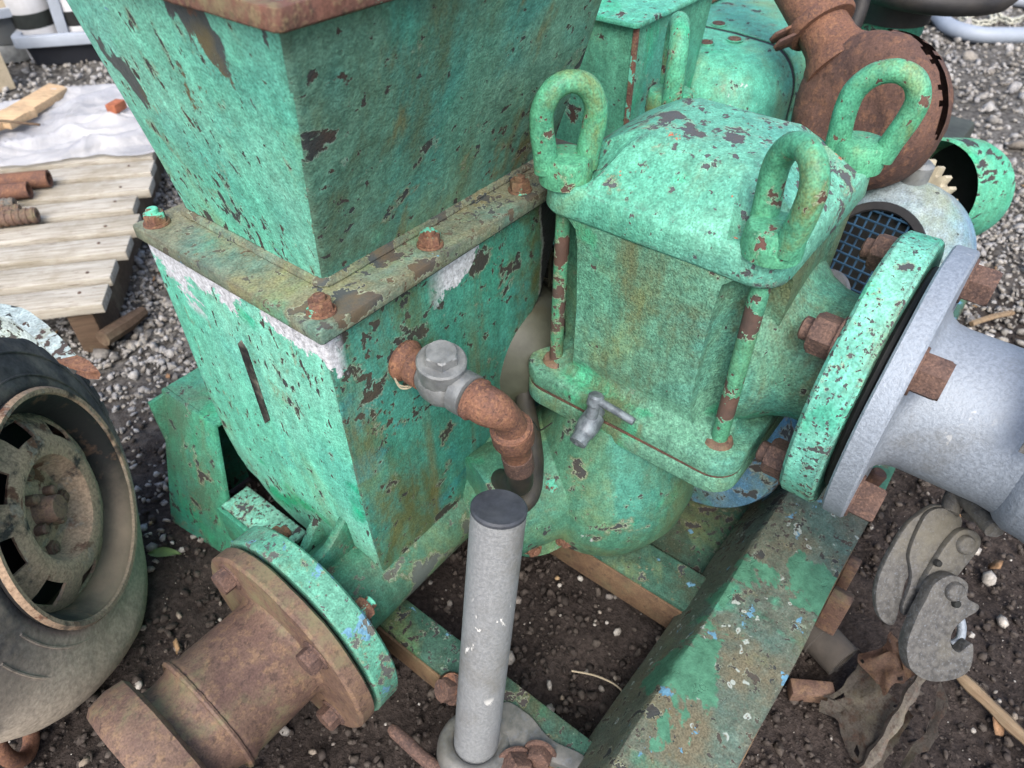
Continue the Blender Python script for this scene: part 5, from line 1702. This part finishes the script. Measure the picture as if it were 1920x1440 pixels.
round_tub('grey_tub', Vector((1.065, 3.12, GZ + 0.06)), 0.10, 0.12, 0.11, M_BING, M_LIP, 'round grey plastic tub standing on drums at the back left')
tag(lathe('beige_drum', [(0, 0), (0, 0.088), (0.5, 0.088), (0.5, 0)], (1.065, 3.12, GZ + 0.0685), (0, 0, 1), plain('beige drum', (0.50, 0.44, 0.34), 0.6, 0.12), None, 40), 'beige drum standing inside the round grey tub', 'drum')
tag(lathe('low_drum', [(0, 0), (0, 0.10), (0.03, 0.105), (0.0595, 0.095), (0.0595, 0)], (1.065, 3.12, GZ), (0, 0, 1), M_VALVE, None, 40), 'grey metal base under the round tub', 'drum')
tag(tube('grey_pole', [(1.165, 3.02, GZ), (1.13, 3.05, 0.20), (1.09, 3.09, 0.6)], 0.009, M_LIP, None, 10), 'thin grey pole leaning between tub and crate', 'pole')
tag(box('dark_board', -0.3, 0.3, -0.01, 0.01, 0, 0.5, M_DARK, None, 0.002, Matrix.Translation((1.28, 3.30, GZ)) @ Matrix.Rotation(math.radians(-45), 4, 'Z')), 'dark board standing behind the tub and crate', 'board')

# ------------------------------------------------------------------ hose and chain, back right
tag(tube('water_hose', [(3.95, 0.95, GZ + 0.03), (3.75, 0.80, GZ + 0.03), (3.55, 0.63, GZ + 0.03), (3.38, 0.53, GZ + 0.03), (3.34, 0.42, GZ + 0.03), (3.42, 0.30, GZ + 0.03), (3.60, 0.10, GZ + 0.03), (3.9, -0.1, GZ + 0.03)], 0.028, plain('grey-blue hose', (0.26, 0.30, 0.36), 0.5, 0.1, 10), None, 14, smooth_pts=10), 'grey-blue hose lying in a curve on the gravel', 'hose')
tag(tube('water_hose', [(3.75, 0.62, GZ + 0.03), (3.85, 0.52, GZ + 0.032), (3.93, 0.42, GZ + 0.03), (3.95, 0.30, GZ + 0.03), (4.0, 0.1, GZ + 0.03)], 0.026, plain('grey hose', (0.28, 0.31, 0.36), 0.5, 0.1, 10), None, 14, smooth_pts=8), 'grey hose with red end, farther one at the top edge', 'hose')
CH = tag(empty('chain', (3.6, 0.47, GZ)), 'pale steel chain heaped on the gravel inside the hose curve', 'chain')
cp = catmull([(3.95, 0.58, 0.10), (3.80, 0.54, 0.04), (3.68, 0.51, GZ + 0.01), (3.60, 0.53, GZ + 0.01), (3.55, 0.47, GZ + 0.012), (3.62, 0.42, GZ + 0.014), (3.70, 0.44, GZ + 0.02), (3.66, 0.37, GZ + 0.012), (3.74, 0.34, GZ + 0.01)], 4)
bm = bmesh.new()
add_tube(bm, catmull([(-0.020, 0, 0), (-0.014, 0.011, 0), (0.014, 0.011, 0), (0.020, 0, 0), (0.014, -0.011, 0), (-0.014, -0.011, 0)], 3, True), 0.0045, 6, closed=True)
LINK = finish(bm, 'chain_link', angle=60)
LINK.materials.append(plain('pale zinc', (0.40, 0.40, 0.34), 0.5, 0.2))
for i in range(len(cp) - 1):
    t = (cp[i + 1] - cp[i]).normalized()
    o = link('link', LINK, None, CH, (cp[i] + cp[i + 1]) / 2)
    o.rotation_euler = (Vector(t).to_track_quat('X', 'Z') @ Matrix.Rotation(PI / 2 * (i % 2) + 0.3, 4, 'X').to_quaternion()).to_euler()

# ------------------------------------------------------------------ litter on the ground
def leaf(name, c, a, L, W, mat, lab):
    bm = bmesh.new()
    n = 10
    rows = []
    for i in range(n + 1):
        t = i / n
        w = W * math.sin(PI * t ** 0.85) * 0.5 + 0.0003
        z = 0.004 + 0.004 * math.sin(PI * t)
        rows.append([bm.verts.new((L * (t - 0.5), -w, z + 0.002)), bm.verts.new((L * (t - 0.5), 0, z)), bm.verts.new((L * (t - 0.5), w, z + 0.002))])
    for i in range(n):
        for k in (0, 1):
            bm.faces.new((rows[i][k], rows[i][k + 1], rows[i + 1][k + 1], rows[i + 1][k]))
    bmesh.ops.solidify(bm, geom=bm.faces[:], thickness=0.0004)
    bmesh.ops.transform(bm, matrix=Matrix.Translation(c) @ Matrix.Rotation(a, 4, 'Z'), verts=bm.verts)
    return tag(build(name, bm, mat), lab, 'leaf')


leaf('green_leaf', Vector((0.172, 0.764, GZ + 0.008)), math.radians(-52), 0.048, 0.016, plain('green leaf', (0.16, 0.26, 0.10), 0.5, 0.15, 80), 'single green leaf on the soil between wheel and suction pipe')
leaf('yellow_leaf', Vector((1.74, -0.055, GZ + 0.014)), 0.4, 0.07, 0.02, plain('yellow leaf', (0.40, 0.34, 0.08), 0.6, 0.2, 80), 'small yellow leaf on the gravel by the right edge')
leaf('brown_leaf', Vector((0.215, 0.615, GZ + 0.008)), 0.9, 0.045, 0.014, plain('dull leaf', (0.14, 0.16, 0.08), 0.6, 0.2, 80), 'dull leaf half hidden behind the suction pipe')
tag(tube('stick', [(0.688, -0.150, GZ + 0.016), (0.676, -0.172, GZ + 0.018), (0.664, -0.205, GZ + 0.016), (0.650, -0.240, GZ + 0.014), (0.636, -0.285, GZ + 0.012)], lambda i: (0.0078 + 0.0008 * math.sin(i * 1.3)) * min(1.0, 0.2 + i / 6), M_STICK, None, 7, smooth_pts=4), 'pale split stick on the soil in the bottom right corner', 'stick')
tag(tube('straw', catmull([(0.388, 0.210, GZ + 0.012), (0.400, 0.180, GZ + 0.016), (0.405, 0.150, GZ + 0.014), (0.392, 0.128, GZ + 0.010)], 5), 0.0011, plain('dry straw', (0.42, 0.36, 0.26), 0.7), None, 5), 'thin dry straw on the soil between post and beam', 'straw')
tag(tube('root', catmull([(1.46, -0.005, GZ + 0.012), (1.50, -0.03, GZ + 0.016), (1.55, -0.06, GZ + 0.012)], 4), 0.006, M_STICK, None, 6), 'short pale twig on the ground above the galvanised pipe', 'twig')


def rag(name, c, pts, thick, mat, lab, cat, seed, amp=0.012, parent=None):
    bm = bmesh.new()
    grid = 14
    P = [Vector(p) for p in pts]              # four corners
    rows = []
    for j in range(grid + 1):
        r = []
        for i in range(grid + 1):
            u, v = i / grid, j / grid
            p = P[0] * (1 - u) * (1 - v) + P[1] * u * (1 - v) + P[2] * u * v + P[3] * (1 - u) * v
            p = p + mnoise.noise_vector(p * 26 + Vector((seed, 0, 0))) * amp + mnoise.noise_vector(p * 75 + Vector((0, seed, 0))) * amp * 0.35
            r.append(bm.verts.new(p))
        rows.append(r)
    for j in range(grid):
        for i in range(grid):
            if mnoise.noise((i * 0.45 + seed, j * 0.45, 3)) > 0.42 and (i in (0, 1, grid - 1, grid - 2) or j in (0, 1, grid - 1, grid - 2)):
                continue
            bm.faces.new((rows[j][i], rows[j][i + 1], rows[j + 1][i + 1], rows[j + 1][i]))
    bmesh.ops.solidify(bm, geom=bm.faces[:], thickness=thick)
    o = build(name, bm, mat, parent, angle=45)
    return tag(o, lab, cat) if lab else o


M_SCRAP = rusty('grey flaking scrap', ((0.065, 0.058, 0.052), (0.12, 0.108, 0.092), (0.085, 0.05, 0.038)), 14, moss=0.25, seed=9.0)
SCR = rag('scrap_sheet', None, [(0.60, -0.060, 0.015), (0.565, -0.135, 0.020), (0.495, -0.130, -0.010), (0.525, -0.055, -0.012)], 0.003, M_SCRAP, 'flaking grey-brown scrap metal sheet under the hanging toggle', 'scrap', 1.0, 0.016)
rag('curled_flap', None, [(0.635, -0.075, 0.060), (0.605, -0.120, 0.062), (0.575, -0.105, 0.018), (0.60, -0.06, 0.014)], 0.002, M_RUSTP, None, None, 4.0, 0.014, SCR)
rag('side_flap', None, [(0.62, -0.150, 0.040), (0.600, -0.165, 0.030), (0.515, -0.160, -0.01), (0.52, -0.148, -0.015)], 0.003, M_SCRAP, None, None, 7.0, 0.010, SCR)
tube('stem', [(0.612, -0.126, 0.07), (0.585, -0.124, 0.04), (0.55, -0.122, 0.022), (0.51, -0.118, 0.0), (0.49, -0.115, -0.02)], lambda i: 0.0065 + 0.002 * math.sin(i * 1.7), M_SCRAP, SCR, 7, smooth_pts=4)
tag(lathe('pipe_offcut', [(0, 0.016), (0, 0.024), (0.035, 0.024), (0.036, 0.027), (0.075, 0.027), (0.075, 0.016)], (0.600, -0.052, GZ + 0.025), (0.35, 0.93, 0.05), plain('muddy dark pipe', (0.05, 0.045, 0.04), 0.8, 0.3, 30, dirt=0.6, dirt_c=(0.09, 0.075, 0.06)), None, 28, closed=True), 'muddy dark pipe offcut lying beside the broad frame beam', 'pipe')
tag(box('mossy_block', -0.026, 0.026, -0.010, 0.010, -0.012, 0.010, M_RUSTP, None, 0.003, Matrix.Translation((0.548, -0.035, GZ + 0.012)) @ Matrix.Rotation(-1.0, 4, 'Z')), 'small mossy block on the soil under the beam edge', 'block')
PEB = ((0.252, 0.612, 0.009, 'white pebble beside the rusty pipe flange'), (0.060, 0.520, 0.009, 'pale pebble between tyre and pipe mouth'), (0.575, -0.125, 0.012, 'grey stone at the bottom edge under the scrap'), (0.86, -0.170, 0.013, 'tan stone right of the hanging toggle'), (0.80, -0.20, 0.012, 'brown stone by the right edge'),
       (0.335, 0.205, 0.008, 'white pebble right of the grey post'), (0.355, 0.285, 0.010, 'white pebble under the suction casing'), (0.90, -0.14, 0.010, 'pale flat stone below the galvanised ring'), (0.445, 0.06, 0.010, 'brown stone at the foot of the beam'))
for i, (x, y, r, lab) in enumerate(PEB):
    o = stones_mesh('pebble', np.array([[x, y, GZ + r * 0.5]]), np.array([r]), M_PEB, 0.8, 0.12, True)
    tag(o, lab, 'stone', 'larger stones lying on the soil')
tag(box('plastic_shard', -0.009, 0.009, -0.006, 0.006, 0, 0.002, M_WHITE, None, 0, Matrix.Translation((0.205, 0.415, GZ + 0.012)) @ Matrix.Rotation(0.7, 4, 'Z') @ Matrix.Rotation(0.3, 4, 'X')), 'white plastic shard beside the suction flange', 'plastic')
print('tris', sum(len(o.data.loop_triangles) or len(o.data.polygons) for o in scene.objects if o.type == 'MESH'))
